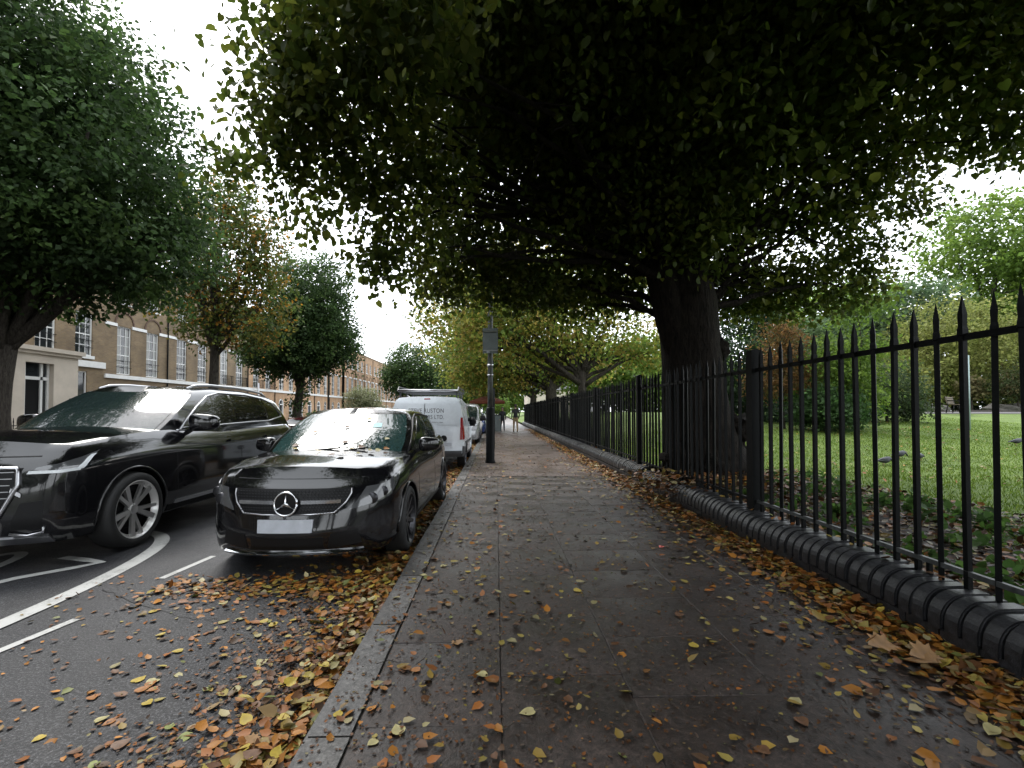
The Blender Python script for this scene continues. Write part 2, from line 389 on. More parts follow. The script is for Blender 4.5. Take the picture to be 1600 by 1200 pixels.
# road markings
def ribbon(pts, w, z=.006):
    mb = MB(); v = []; n = len(pts); f = []
    for i, p in enumerate(pts):
        a = Vector(pts[max(0, i - 1)]); b = Vector(pts[min(n - 1, i + 1)]); d = (b - a).normalized(); s = Vector((-d.y, d.x)) * w / 2
        for q in (Vector(p) + s, Vector(p) - s): v.append((q.x, q.y, road_z(q.x) + .004 * math.sin(q.x * 2.1 + q.y * .9) + z))
    for i in range(n - 1): f.append((2 * i, 2 * i + 1, 2 * i + 3, 2 * i + 2))
    mb.add(v, f); return mb
marks = []
cx, cyy, ra, rb = -4.50, 3.38, 1.14, 2.58
def mark(name, pts, w, label, mesh=None):
    o = (mesh or ribbon(pts, w)).build(name, M['paint'], None, fix=False); tag(o, label, 'road marking'); marks.append(o); return o
ring = [(cx + ra * math.copysign(abs(math.cos(a)) ** .72, math.cos(a)), cyy + rb * math.copysign(abs(math.sin(a)) ** .9, math.sin(a))) for a in np.linspace(-.9, math.pi * 1.4, 110)]
mark('roundel_ring', ring, .14, 'large worn white oval ring painted on the road in front of the black estate car')
two = [(-4.28, 4.93), (-3.99, 4.84), (-3.78, 4.76), (-3.9, 4.6), (-4.15, 4.33), (-4.3, 4.0), (-4.36, 3.6), (-4.3, 3.1), (-4.1, 2.85), (-3.9, 2.95), (-3.8, 3.3)]
mark('speed_digit', two, .1, 'white painted figure two inside the oval road marking')
zero = [(-4.88 + .3 * math.cos(a), 4.0 + 1.1 * math.sin(a)) for a in np.linspace(0, 2 * math.pi, 50)]
mark('speed_digit', zero, .1, 'white painted figure nought inside the oval road marking')
mark('parking_bay_dash', [(-3.0, 3.0), (-2.92, 3.48)], .06, 'thin white bay dash nearest the camera on the bare asphalt')
mark('parking_bay_dash', [(-2.9, 4.3), (-2.83, 4.95)], .06, 'thin white bay dash beside the hatchback bumper with leaves around it')
# asphalt repair seams
seam = simple('bitumen_seam', (.008, .008, .009), .35)
for pts, lab in (([(-3.2, 4.05), (-2.7, 3.75), (-2.2, 3.5), (-1.9, 3.42)], 'dark cracked seam crossing the bay asphalt'),):
    rp = []
    for a, b in zip(pts[:-1], pts[1:]):
        for t in np.linspace(0, 1, 8)[:-1]: rp.append((a[0] + (b[0] - a[0]) * t + random.gauss(0, .008), a[1] + (b[1] - a[1]) * t + random.gauss(0, .008)))
    o = ribbon(rp, .007, .004).build('asphalt_crack', seam, None, fix=False); o['kind'] = 'structure'

# ------------------------------------------------------------ park: lawn, path
def lawn_mat():
    m, t, b = nodemat('lawn')
    f = noise(t, 1.2, 6, .7); f2 = noise(t, 60, 3, .7)
    mx = N(t, 'ShaderNodeMix', data_type='RGBA', blend_type='MULTIPLY'); mx.inputs[0].default_value = 1
    t.links.new(ramp(t, f, [(.28, (.045, .072, .012)), (.5, (.085, .135, .017)), (.75, (.125, .17, .024))]), mx.inputs[6])
    t.links.new(ramp(t, f2, [(.3, (.6,) * 3), (.7, (1.3,) * 3)]), mx.inputs[7]); t.links.new(mx.outputs[2], b.inputs['Base Color'])
    b.inputs['Roughness'].default_value = .9; bump(t, b, f2, .6, .03); return m
M['lawn'] = lawn_mat()
M['soil'] = simple('leafy_soil', (.03, .022, .015), .9, var=.5, vscale=5, bumpy=.6, bscale=25)
xs = [2.78, 3.2, 4, 5, 6, 7, 8, 9, 10, 12, 14, 17, 20, 24, 28, 34, 42, 55, 80]
strip('lawn', xs, [-6 + i for i in range(0, 48)] + [50, 60, 80, 120, 300], lambda x, y: lawn_z(x, y) - .01, M['lawn'])
strip('bed_soil', [2.79, 3.3, 4, 4.6, 5.2, 5.8], [-3 + i * .8 for i in range(0, 16)], lambda x, y: lawn_z(x, y) + .03 - .09 * max(0, x - 4.4) - .05 * max(0, y - 8.2), M['soil'])
M['gravel'] = simple('path_tarmac', (.09, .085, .085), .8, var=.25, vscale=3, bumpy=.3)
strip('park_path', [15, 18, 21, 24, 28, 34, 44], [24.9, 25.6, 26.5], lambda x, y: lawn_z(x, y) + .015, M['gravel'])
mb = MB()
for i in range(15): mb.box(15 + i * 2, 15 + i * 2 + 1.98, 26.55, 26.65, lawn_z(16 + i * 2, 26.6) - .1, lawn_z(16 + i * 2, 26.6) + .12)
o = mb.build('path_edging', simple('edging', (.05, .04, .035), .8)); o['kind'] = 'structure'

# ============================================================ LOW BRICK WALL
wall = thing('brick_wall', 'low wall of dark bullnosed engineering brick carrying the iron railings', 'wall', (0, 0, 0))
def wall_off(y): return -.07 if y < 8.5 else .0          # the near stretch is pushed out by the lime's roots
def wall_top(y): return .40 if y < 8.5 else .44
def bullnose(bw, top, width):
    pts = [(0, 0), (0, top - .15)] + [(.15 - .15 * math.cos(a), top - .15 + .15 * math.sin(a)) for a in np.linspace(.2, math.pi / 2, 8)] + [(width, top), (width, 0)]
    mb = MB().prism(pts, 0, bw, 'xz'); me = mb.mesh('coping_brick')
    bm = bmesh.new(); bm.from_mesh(me); bmesh.ops.bevel(bm, geom=[e for e in bm.edges if abs(e.verts[0].co.y - e.verts[1].co.y) < 1e-5], offset=.009, segments=2, affect='EDGES', clamp_overlap=True); bm.to_mesh(me); bm.free()
    me.materials.append(M['coping']); return me
cop = bullnose(.095, .2, .30)
y = 1.2; k = 0; rest = MB()
while y < 48:
    dz = wall_top(y) - .2
    if y < 15.5:
        o = link('coping_brick', cop, None, wall); o.location = (WX + wall_off(y) + random.gauss(0, .003), y, dz + random.gauss(0, .0035) + (.012 * math.sin(y * 2.3) if y < 8.4 else 0)); o.rotation_euler = (random.gauss(0, .012), random.gauss(0, .01), random.gauss(0, .012))
    else:
        pts = [(0, 0), (0, .09), (.02, .15), (.06, .185), (.11, .2), (.3, .2), (.3, 0)]
        q = MB().prism([(WX + a, dz + b) for a, b in pts], y, y + .098, 'xz'); rest.add(q.v, q.f)
    y += .107; k += 1
    if 8.45 < y < 8.6: y = 8.72
rb_ = rest.build('coping_beyond', M['coping'], wall); rb_['kind'] = 'stuff'
for y0, y1 in ((1.0, 8.5), (8.72, 48)):
    wo_, wt_ = WX + wall_off(y0 + .1), wall_top(y0 + .1)
    MB().prism([(wo_ + .022, .02), (wo_ + .022, wt_ - .16)] + [(wo_ + .162 - .14 * math.cos(a), wt_ - .162 + .14 * math.sin(a)) for a in np.linspace(.2, math.pi / 2, 6)] + [(wo_ + .294, wt_ - .022), (wo_ + .294, .02)], y0, y1, 'xz').build('mortar_core', M['mortar'], wall)
br = MB().box(0, .1, 0, .218, 0, .067).mesh('brick'); br.materials.append(M['coping'])
for row in range(2):
    y = 1.0 - row * .11
    while y < 14:
        if not 8.3 < y < 8.7:
            o = link('brick', br, None, wall); o.location = (WX + wall_off(y) + .006 + random.gauss(0, .002), y, .055 + row * .076)
        y += .229

# ============================================================ RAILINGS
rail = thing('iron_railings', 'black iron railings with spear points standing on the low brick wall', 'railings', (0, 0, 0))
TOP = 2.06
def bar_mesh():
    mb = MB(); w = .0145
    secs = [(.0, w), (1.68, w), (1.685, w * 1.3), (1.72, w * 1.25), (1.74, w), (1.81, w * 1.12), (1.92, .002)]
    v = [(sx * a, sy * a, z) for z, a in secs for sx, sy in ((-1, -1), (1, -1), (1, 1), (-1, 1))]
    f = [(i * 4 + k, i * 4 + (k + 1) % 4, i * 4 + 4 + (k + 1) % 4, i * 4 + 4 + k) for i in range(len(secs) - 1) for k in range(4)] + [(3, 2, 1, 0)]
    me = mb.add(v, f).mesh('bar'); me.materials.append(M['iron']); return me
barm = bar_mesh()
posty = [.95, 5.12, 9.3, 13.4, 17.6, 21.8, 26.0, 30.2, 34.4, 38.6, 42.8, 47.0]
pm = MB().box(-.045, .045, -.045, .045, 0, 1.77).prism([(-.045, 1.77), (.045, 1.77), (0, 1.79)], -.045, .045).mesh('post'); pm.materials.append(M['iron'])
for i, py_ in enumerate(posty):
    o = link('post', pm, None, rail); o.location = (FX, py_, wall_top(py_) - .06)
    o.scale = (1.15, 1.15, 1) if i in (1, 2) else (1, 1, .98)
    if i < len(posty) - 1:
        a, b = py_ + .05, posty[i + 1] - .05; wt = wall_top(py_ + .2)
        MB().box(FX - .009, FX + .009, a, b, 1.875, 1.915).build('top_rail', M['iron'], rail)
        r = MB().box(FX - .014, FX + .014, a, b, wt + .075, wt + .105).build('bottom_rail', M['worn_iron'] if i == 0 else M['iron'], rail)
        if i == 0: r['label'] = 'bottom rail worn to bare grey metal'
        n = 24
        for q in range(n):
            yb = a + .085 + (b - a - .17) * q / (n - 1)
            o = link('bar', barm, None, rail); o.location = (FX + random.gauss(0, .0015), yb, .22); o.rotation_euler = (random.gauss(0, .004), random.gauss(0, .004), R(random.choice((0, 45, 0))))
            o.scale = (1, 1, random.gauss(1, .003))
        for q in range(1, 6):
            MB().box(FX - .012, FX + .012, a + (b - a) * q / 6 - .012, a + (b - a) * q / 6 + .012, wt - .03, wt + .08).build('foot', M['iron'], rail)

# ============================================================ THE LIME TREE over the pavement
LB = Vector((3.42, 8.1, .2))
lime = thing('lime_tree', 'huge dark lime tree with burred trunk behind the railings, canopy over the pavement', 'tree', LB)
mb = MB()
tp = [(0.25, 0, -.1), (.22, 0, .2), (.13, 0, .55), (.06, 0, 1.0), (-.02, 0, 1.7), (-.06, .03, 2.4), (-.12, .05, 3.1), (-.2, .1, 3.8), (-.28, .15, 4.8), (-.4, .2, 6.0), (-.5, .3, 8)]
tr = [.98, .80, .66, .56, .50, .48, .50, .44, .40, .34, .22]
trunk_tube(mb, tp, tr, 26, .045, 3)
# second leader, forking left low down
trunk_tube(mb, [(-.2, -.02, 2.1), (-.38, -.02, 2.8), (-.55, -.05, 3.5), (-.8, -.1, 4.4), (-1.1, -.2, 5.6), (-1.5, -.3, 7.2)], [.28, .3, .27, .23, .18, .1], 14, .05, 4)
# burrs
def burr(c, r, seed):
    bm = bmesh.new(); bmesh.ops.create_icosphere(bm, subdivisions=3, radius=1)
    g = random.Random(seed); ph = [g.uniform(0, 6) for _ in range(4)]
    for v in bm.verts:
        p = v.co; s = 1 + .22 * math.sin(p.x * 7 + ph[0]) * math.sin(p.z * 6 + ph[1]) + .15 * math.sin(p.y * 9 + ph[2]) * math.sin(p.z * 11 + ph[3])
        v.co = p * s
    me_v = [Vector(c) + Vector((v.co.x * r[0], v.co.y * r[1], v.co.z * r[2])) for v in bm.verts]; f = [tuple(v.index for v in q.verts) for q in bm.faces]
    bm.free(); mb.add(me_v, f)
for c, r, s in (((.62, -.15, .95), (.22, .3, .26), 1), ((.52, -.1, .62), (.28, .3, .22), 2), ((.38, -.05, 2.32), (.16, .2, .2), 3), ((-.35, -.2, .45), (.3, .3, .3), 4), ((.1, -.5, .35), (.35, .25, .28), 5), ((.75, .1, .3), (.35, .35, .28), 6)):
    burr(c, r, s)
lw = []     # lobes in world space: (centre), radii
def lobe(px, py, Y, r, rz=None, w=1.0):
    if px < 660: Y, r, rz = Y * .74, r * .76, (rz or r * .7) * .76
    p = at_y(px, py, Y); lw.append((p.x - LB.x, p.y - LB.y, p.z - LB.z, r, r, rz or r * .7, w))
# hanging outer boughs seen against the sky
lobe(460, 40, 6.8, .8, .7); lobe(480, 130, 7.0, .95, .8); lobe(555, 40, 6.3, 1.1, .8); lobe(440, 205, 7.6, .7, .6); lobe(520, 230, 7.8, .95, .65)
lobe(600, 160, 7.2, 1.1, .8); lobe(560, 310, 8.2, .85, .5); lobe(650, 270, 8.0, 1.1, .7); lobe(640, 385, 8.6, .75, .45); lobe(720, 350, 8.4, 1.0, .6); lobe(690, 425, 8.8, .6, .3)
lobe(780, 420, 8.6, .9, .45); lobe(860, 440, 8.4, .85, .45); lobe(940, 410, 8.6, .9, .5); lobe(760, 240, 7.4, 1.3, .9); lobe(870, 300, 7.6, 1.3, .8); lobe(980, 330, 7.8, 1.2, .7)
lobe(700, 100, 6.2, 1.3, .8); lobe(830, 130, 6.4, 1.4, .9); lobe(960, 180, 6.8, 1.3, .9); lobe(1060, 90, 6.0, 1.3, .8)
lobe(620, 20, 5.4, 1.1, .7); lobe(760, 0, 5.2, 1.2, .7); lobe(900, 20, 5.2, 1.2, .7)
lobe(1130, 220, 7.2, 1.2, .8); lobe(1190, 330, 8.2, 1.1, .7); lobe(1160, 430, 8.8, .9, .45); lobe(1250, 430, 8.8, .85, .4); lobe(1290, 320, 8.2, 1.0, .6); lobe(1330, 400, 8.6, .7, .4)
lobe(1270, 190, 7.4, 1.1, .7); lobe(1360, 280, 8.0, .8, .5); lobe(1210, 70, 6.2, 1.2, .8); lobe(1330, 40, 6.0, .9, .5); lobe(1400, 210, 7.6, .7, .5, .8)
lobe(1480, 60, 5.6, .9, .6); lobe(1560, 130, 5.8, .9, .5); lobe(1600, 40, 5.2, 1.0, .6); lobe(1500, 190, 6.6, .6, .3, .8); lobe(1590, 210, 6.2, .6, .35)
lobe(365, 265, 8.2, .45, .25, 1.0); lobe(480, 345, 8.6, .45, .25, 1.2); lobe(345, 90, 7.0, .4, .3, .9); lobe(590, 415, 8.6, .45, .3, 2.0); lobe(450, 285, 8.0, .4, .25, .9)
for a in ((690, 455, 9.4, .7, .3), (800, 462, 9.2, .8, .3), (900, 470, 9.0, .7, .3), (975, 455, 8.9, .6, .35), (1135, 470, 9.4, .7, .35), (1210, 478, 9.2, .7, .3), (1290, 468, 9.0, .6, .3), (1350, 445, 8.8, .5, .3), (1100, 380, 7.4, .6, .4), (1010, 250, 7.2, .9, .6), (1090, 300, 7.3, .8, .6), (740, 400, 9.0, .8, .4), (1410, 330, 8.2, .5, .4)): lobe(*a)
g = random.Random(5)
for i, lb in enumerate(lw):
    s = Vector((-.15, .1, g.uniform(2.6, 5.2))) if i % 3 else Vector((-.7, -.05, g.uniform(3.6, 5)))
    e = Vector(lb[:3]); P = limb(mb, s, s.lerp(e, .93), g.uniform(.05, .085), .006, g.uniform(.05, .3), 10, 7, 300 + i)
    for z in range(5):
        p = P[g.randint(3, 8)]; e2 = p + Vector((g.uniform(-1, 1), g.uniform(-1, 1), g.uniform(-.7, .4))) * lb[3] * 1.0
        limb(mb, p, e2, .016, .004, .05, 5, 4, 900 + i * 9 + z)
mb.build('trunk', M['bark'], lime, True)
lime_cols = [(.050, .074, .012), (.062, .086, .014), (.040, .06, .011), (.088, .102, .016), (.066, .08, .013)]
link('outer_foliage', crown_mesh('outer_foliage', lw, 5200, 14, .08, lime_cols, 'heart', .30, 2.2, .55, 11, 1.0), M['leaf'], lime)
main = [(-.7, .2, 8.0, 4.5, 5.4, 4.3, 1), (-1.2, -3.4, 7.0, 3.6, 2.8, 2.2, 1), (1.6, -1.5, 7.4, 3.8, 4.2, 2.6, 1), (-2.4, -1.6, 6.6, 2.2, 2.8, 1.8, .6), (-.6, .6, 5.2, 3.4, 3.2, 1.5, .5)]
link('inner_foliage', crown_mesh('inner_foliage', main, 5600, 18, .092, lime_cols, 'heart', .5, 1.8, .3, 12, 1.0), M['leaf'], lime)
link('upper_foliage', crown_mesh('upper_foliage', [(-.4, 0, 9.6, 4.6, 5.6, 3.0), (-.6, -3.2, 8.4, 3.8, 3.2, 1.6)], 1700, 12, .26, lime_cols, 'fan', .7, 1.6, .3, 14, 1.0), M['leaf'], lime)  # large leaves added high up to block light through the canopy

lime2 = thing('lime_tree', 'neighbouring lime tree out of view behind the camera, added for its shade', 'tree', (3.9, -3.6, .2))  # unseen tree, its crown put in to shade the pavement
mb = MB(); trunk_tube(mb, [(0, 0, -.1), (0, 0, .5), (-.05, 0, 2), (-.1, 0, 4), (-.2, .1, 7)], [.7, .52, .45, .4, .2], 18, .05, 8)
for i in range(9):
    a = i * .7; limb(mb, (-.1, 0, 3 + i * .3), (4 * math.cos(a), 4.5 * math.sin(a), 6.5 + (i % 3)), .09, .015, .12, 8, 6, 700 + i)
mb.build('trunk', M['bark'], lime2, True)
link('crown', crown_mesh('crown', [(-.6, .4, 8.2, 5.2, 5.8, 3.6), (.6, 3.8, 7.0, 3.4, 2.8, 1.9), (-2.8, 1.5, 6.8, 2.8, 3.2, 1.8)], 3200, 14, .2, lime_cols, 'fan', .6, 1.7, .3, 13, 1.0), M['leaf'], lime2)

# ============================================================ OTHER TREES
maple = [(.036, .066, .020), (.046, .082, .024), (.027, .05, .017), (.06, .10, .027), (.036, .064, .022)]
autumn = [(.06, .085, .02), (.09, .11, .025), (.26, .13, .02), (.05, .075, .02), (.14, .12, .025), (.08, .11, .025)]
yellowg = [(.20, .23, .04), (.26, .24, .05), (.14, .20, .035), (.30, .23, .06), (.12, .18, .04)]
fresh = [(.11, .18, .03), (.14, .21, .035), (.085, .14, .028)]
pale = [(.17, .19, .05), (.14, .165, .045), (.2, .21, .065)]
dark = [(.022, .045, .018), (.03, .055, .02), (.018, .035, .016)]
rust = [(.13, .07, .025), (.10, .06, .02), (.16, .085, .03), (.08, .06, .02)]
GL = 'street trees along the far pavement'
tree('maple_tree', 'large dense green maple at the left edge of the street', (-14.1, 13.8, -.2), 3.6, .42,
     [(2.0, 0, 9.0, 3.3, 3.5, 3.2), (.2, .3, 7.6, 3.6, 3.4, 3.0), (3.3, .2, 6.9, 2.5, 2.7, 2.3), (-.4, -1.2, 11.5, 3.6, 3.5, 3.0), (.9, .6, 11.6, 2.6, 3.0, 2.2), (2.6, 1.0, 5.9, 1.4, 1.5, .9, .7), (.2, -.2, 6.0, 1.8, 1.9, 1.2, .7)],
     2700, 30, .155, maple, 21, GL, limbs=16, spread=.48, lean=(.3, 0))
tree('turning_maple_tree', 'thin autumn-tinted street tree with bronze leaves and bare patches', (-13.6, 23.6, -.2), 5.4, .25,
     [(.6, 0, 8.4, 2.4, 2.4, 1.9), (-1.2, .3, 7.4, 1.9, 2.0, 1.8), (2.0, .2, 6.8, 1.7, 1.9, 2.0), (.2, 0, 10.6, 2.4, 2.2, 1.6), (.6, 0, 12.0, 1.6, 1.6, 1.2), (2.2, 0, 9.8, 1.5, 1.6, 1.6), (-1.7, .3, 10.4, 1.4, 1.4, 1.3), (.6, 0, 5.6, 2.3, 2.0, 1.1)],
     1500, 12, .17, autumn, 22, GL, limbs=18, spread=.5, shell=3)
tree('round_maple_tree', 'round-headed dark green street tree with sprouting trunk', (-13.8, 33.5, -.2), 3.9, .32,
     [(.4, 0, 7.0, 3.7, 3.4, 2.9), (-.8, 0, 5.6, 2.8, 2.8, 1.5), (1.0, 0, 9.6, 3.0, 2.8, 2.9), (1.9, 0, 6.2, 2.5, 2.4, 1.8), (.2, -.2, 2.2, .7, .5, .5, .35), (.5, 0, 3.4, .5, .5, .6, .35)],
     1900, 28, .18, maple, 23, GL, limbs=12, spread=.5, lean=(.35, 0))
tree('distant_maple_tree', 'far rounded green street tree above the white van', (-13.6, 80, -.2), 3.5, .35,
     [(0, 0, 8.6, 5.0, 5, 4.4), (2.4, 0, 6.4, 4.2, 4, 2.6), (-1.6, 0, 7, 4, 4, 3.2)], 1500, 13, .34, maple, 24, GL, limbs=8, spread=.8)
GR = 'trees lining the park side'
tree('chestnut_tree', 'yellowing broad tree with low forked trunk beyond the lime', (3.9, 21.5, .3), 3.0, .24,
     [(-5.6, .5, 5.6, 2.2, 2.4, 2.0), (-3.6, 0, 5.2, 2.2, 2.2, 1.7), (-1.2, 0, 4.6, 2.0, 2.2, 1.3), (1.6, 0, 4.6, 2.2, 2.0, 1.4), (3.2, .2, 4.0, 1.4, 1.6, 1.0), (-.8, 1, 7, 4, 3.5, 2), (-3.5, 1, 7.4, 3, 3, 1.8)],
     2300, 12, .16, yellowg, 25, GR, limbs=20, spread=.5, shell=3)
tree('chestnut_tree', 'second yellow-green tree along the park railings, dark thick trunk', (3.7, 32, .3), 3.4, .46,
     [(-5.2, 0, 5.2, 2.6, 2.8, 2.4), (-2.2, 0, 4.4, 2.6, 2.5, 1.5), (1.5, 0, 4.6, 2.5, 2.5, 1.6), (-3, 1, 7.6, 4, 4, 2.2), (-5.0, 2, 3.6, 1.7, 2, 1.3)],
     1900, 12, .2, yellowg, 26, GR, limbs=14, spread=.6, shell=3)
tree('chestnut_tree', 'third yellow-green tree along the park railings, above the walkers', (3.4, 44, .3), 3.2, .36,
     [(-6, 0, 6, 3, 3, 3), (-2, 0, 4.8, 3, 3, 1.8), (1.5, 0, 5.4, 3, 3, 2.4), (-4, 3, 4.0, 2.4, 2.6, 1.7)], 1500, 12, .26, [(.09, .13, .03), (.07, .11, .03), (.13, .14, .03)], 27, GR, limbs=10, spread=.7, shell=3)
tree('distant_street_tree', 'far green tree closing the street above the silver van', (-4.5, 95, -.1), 3.5, .35,
     [(0, 0, 6.5, 4.0, 4, 4.0), (1, 0, 4.5, 4, 4, 2.5)], 900, 13, .4, fresh, 28, GR, limbs=6, spread=.9)
tree('distant_street_tree', 'far dark tree left of the street end', (-9.5, 112, -.1), 3.5, .35,
     [(0, 0, 7.5, 4, 4, 4.5), (0, 0, 4.5, 4, 4, 2.5)], 900, 13, .4, maple, 29, GR, limbs=6, spread=.9)
tree('distant_street_tree', 'far light green tree at the vanishing end of the pavement', (1.0, 118, -.1), 2.5, .35,
     [(0, 0, 5, 6, 4, 4), (6, 0, 6, 6, 4, 4.5), (-1, -8, 3.0, 3, 3, 1.6)], 1200, 13, .45, fresh, 30, GR, limbs=6, spread=.9)
# park planting
GP = 'park planting beyond the lawn'
def bush(name, label, px, py, Y, r, rz, n, per, size, cols, seed, extra=(), trunk=.06, th=None, spread=.35, cat='shrub'):
    p = at_y(px, py, Y); z0 = lawn_z(p.x, p.y); h = p.z - z0
    lobes = [(0, 0, h, r, r, rz)] + [tuple(e) for e in extra]
    return tree(name, label, (p.x, p.y, z0), th or max(.25, h * .55), trunk, lobes, n, per, size, cols, seed, GP, limbs=6, spread=spread, shell=3, cat=cat)
bush('yew_tree', 'dark evergreen tree right of the lime trunk', 1165, 560, 22, 2.3, 2.0, 900, 13, .15, dark, 41, [(-.8, 0, .9, 2.0, 1.6, .9), (.4, 0, 4.8, 1.5, 1.5, 1.0)], .12, cat='tree')
bush('bronze_maple', 'small bronze-leaved ornamental maple beyond the lawn', 1222, 565, 18, 1.0, 1.0, 480, 12, .1, rust, 42, [(.1, 0, 3.6, .75, .75, .7), (-.6, 0, 1.7, .8, .8, .5), (.7, 0, 2.0, .7, .7, .5)], .07, cat='tree')
bush('ash_sapling', 'bright green slender young tree behind the railings', 1335, 560, 17.5, 1.3, 1.3, 650, 12, .13, fresh, 43, [(-.9, 0, 2.4, 1.1, 1, 1.0), (.2, 0, 4.9, 1.3, 1.2, .9), (.3, 0, 1.2, 1.2, 1, .6)], .07, cat='tree')
bush('laurel_bush', 'glossy green laurel bush at the lawn edge', 1288, 640, 17, 1.1, .75, 480, 13, .13, [(.035, .075, .02), (.05, .10, .03), (.03, .06, .02)], 44, [(.9, .2, .7, .7, .7, .5)])
bush('evergreen_bush', 'dark rounded bush beside the park bench', 1385, 610, 20.5, 1.4, 1.15, 700, 13, .11, [(.04, .06, .022), (.05, .075, .028), (.03, .05, .02)], 45, [(1.0, 0, .5, .7, .8, .4), (-1.1, 0, .8, .9, .9, .7)])
bush('pale_willow_shrub', 'huge pale feathery shrub bank behind the bench', 1500, 545, 33, 4.6, 3.4, 3000, 15, .2, pale, 46, [(5.5, 1, 3.6, 4.5, 3, 3.2), (-3.6, 0, 2.2, 3, 2.5, 2.2), (10, 0, 4, 4, 3, 3.5)], .2, spread=.6)
bush('plane_tree', 'tall light green tree filling the sky at the right edge', 1545, 385, 44, 5.6, 5.2, 2200, 15, .36, fresh, 47, [(5, 0, 10, 5, 5, 6), (8, 0, 15, 5, 5, 5), (-1, 0, 8, 4.2, 4, 3)], .45, spread=.8, cat='tree')
bush('robinia_tree', 'soft grey-green tree in the gap left of the tall tree', 1400, 500, 40, 4.4, 3.4, 1900, 15, .3, [(.09, .13, .06), (.075, .12, .05), (.06, .10, .05)], 48, [(-5, 0, 5, 4, 4, 3.5), (0, 0, 3, 5, 4, 3)], .25, spread=.7, cat='tree')
bush('berberis_bush', 'dark red-green bush by the right edge beyond the path', 1590, 600, 28, 1.5, 1.1, 480, 12, .11, [(.04, .055, .02), (.035, .05, .018), (.06, .05, .02)], 49)
bush('hedge_shrub', 'low clipped shrub beneath the bronze maple', 1215, 655, 21, 1.6, .6, 450, 13, .11, dark, 50, [(2.0, 0, .5, 1.4, 1, .5)])
bush('background_tree', 'green tree behind the railings left of the lime trunk', 1010, 590, 44, 5.5, 3.6, 1600, 14, .34, fresh, 51, [(-4, 0, 3.5, 4, 4, 3), (5, 0, 3, 4, 4, 2.6)], .3, spread=.8, cat='tree')
bush('background_tree', 'green tree far behind the bronze maple', 1250, 520, 48, 5.5, 4.5, 1800, 14, .36, fresh, 52, [(6, 0, 7, 5, 4, 4), (0, 0, 3, 6, 4, 3)], .3, spread=.8, cat='tree')
bush('hedge_shrub', 'low dark hedge far behind the boulders at the right edge', 1640, 620, 36, 4.0, 1.8, 700, 13, .2, dark, 54, [(-6, 1, 1.2, 4, 2, 1.4), (6, 0, 1.4, 4, 2, 1.6)])
bush('hedge_shrub', 'olive hedge bank filling the view behind the boulders', 1560, 612, 38, 4.5, 2.2, 1100, 14, .22, [(.08, .10, .03), (.10, .12, .035), (.06, .085, .03)], 55, [(-6, 0, 1.4, 4, 2, 1.6), (7, 0, 1.6, 5, 2, 2.0)])
bush('dry_grass_clump', 'tuft of dry tan ornamental grass behind the bench', 1518, 605, 30, .6, .6, 90, 10, .2, [(.17, .15, .07), (.2, .17, .09)], 53, spread=.3, cat='plant')

# ------------------------------------------------------------ grass on the lawn (near part), weeds in the bed
def blades(name, n, xr, yr, h, cols, seed, keep=None):
    g = np.random.default_rng(seed); x = g.uniform(*xr, n); y = g.uniform(*yr, n)
    if keep is not None: m = keep(x, y, g); x, y = x[m], y[m]
    z = np.array([lawn_z(a, b) for a, b in zip(x, y)]); n = len(x)
    P = np.stack([x, y, z - .01], 1); T = norm(g.normal(size=(n, 3)) * .45 + np.array([0, 0, 1])); Nn = norm(g.normal(size=(n, 3)) * np.array([1, 1, .2]))
    C = np.array(cols)[g.choice(len(cols), n)] * g.normal(1, .15, n).clip(.6, 1.4)[:, None]
    tv = TEMPL['simple']; TEMPL['blade'] = (tv[0] * np.array([1, .28, .5]), [(0, 1, 2, 3)])
    o = link(name, leaves_mesh(name, P, T, Nn, h * g.normal(1, .25, n).clip(.4, 1.7), C, 'blade'), M['grass']); o['kind'] = 'stuff'; return o
gcols = [(.10, .168, .018), (.125, .19, .022), (.155, .215, .028), (.08, .138, .016)]
o = blades('grass', 210000, (3.2, 22), (2.5, 24), .055, gcols, 61, lambda x, y, g: ((y > 8.0 + g.normal(0, .5, len(x)) + np.maximum(0, 4.5 - x) * .8) | (x > 4.7 + g.normal(0, .3, len(x)))) & (g.random(len(x)) < np.clip(1.4 - (y - 7) / 18, .3, 1)))
tag(o, 'short bright green lawn grass behind the railings', 'grass')
g = np.random.default_rng(62); wl = []
for i in range(110): 
    x, y = g.uniform(3.1, 5.6), g.uniform(2.2, 8.5); wl.append((x, y, lawn_z(x, y) + .07, .16, .16, .07))
o = link('weeds', crown_mesh('weeds', wl, 480, 5, .065, [(.05, .10, .02), (.07, .13, .03), (.04, .08, .02)], 'heart', .08, 2, -.2, 63), M['leaf']); o['kind'] = 'stuff'
tag(o, 'low green weeds growing through leaf litter behind the railings', 'weeds')

back = []
for o in list(COL.objects):
    if o.get('label', '').startswith(('large dense green maple', 'round-headed dark', 'neighbouring lime')): back.append(o)
for i, (k, x, y) in enumerate(((0, -14.1, 1.5), (1, -13.9, -10), (0, -14.0, -21), (2, 3.8, -14), (2, 3.9, -25), (1, -6, -40), (0, -1, -44), (1, 8, -30))):  # unseen copies, added to darken reflections on the car fronts
    c = copy_tree(back[k % len(back)]); c.location = (x, y, c.location.z); c.rotation_euler = (0, 0, 1.3 * i + .7); c['label'] = '%s unseen street tree added behind the viewer' % ('first', 'second', 'third', 'fourth', 'fifth', 'sixth', 'seventh', 'eighth')[i]; c['group'] = 'unseen trees added behind the viewer'

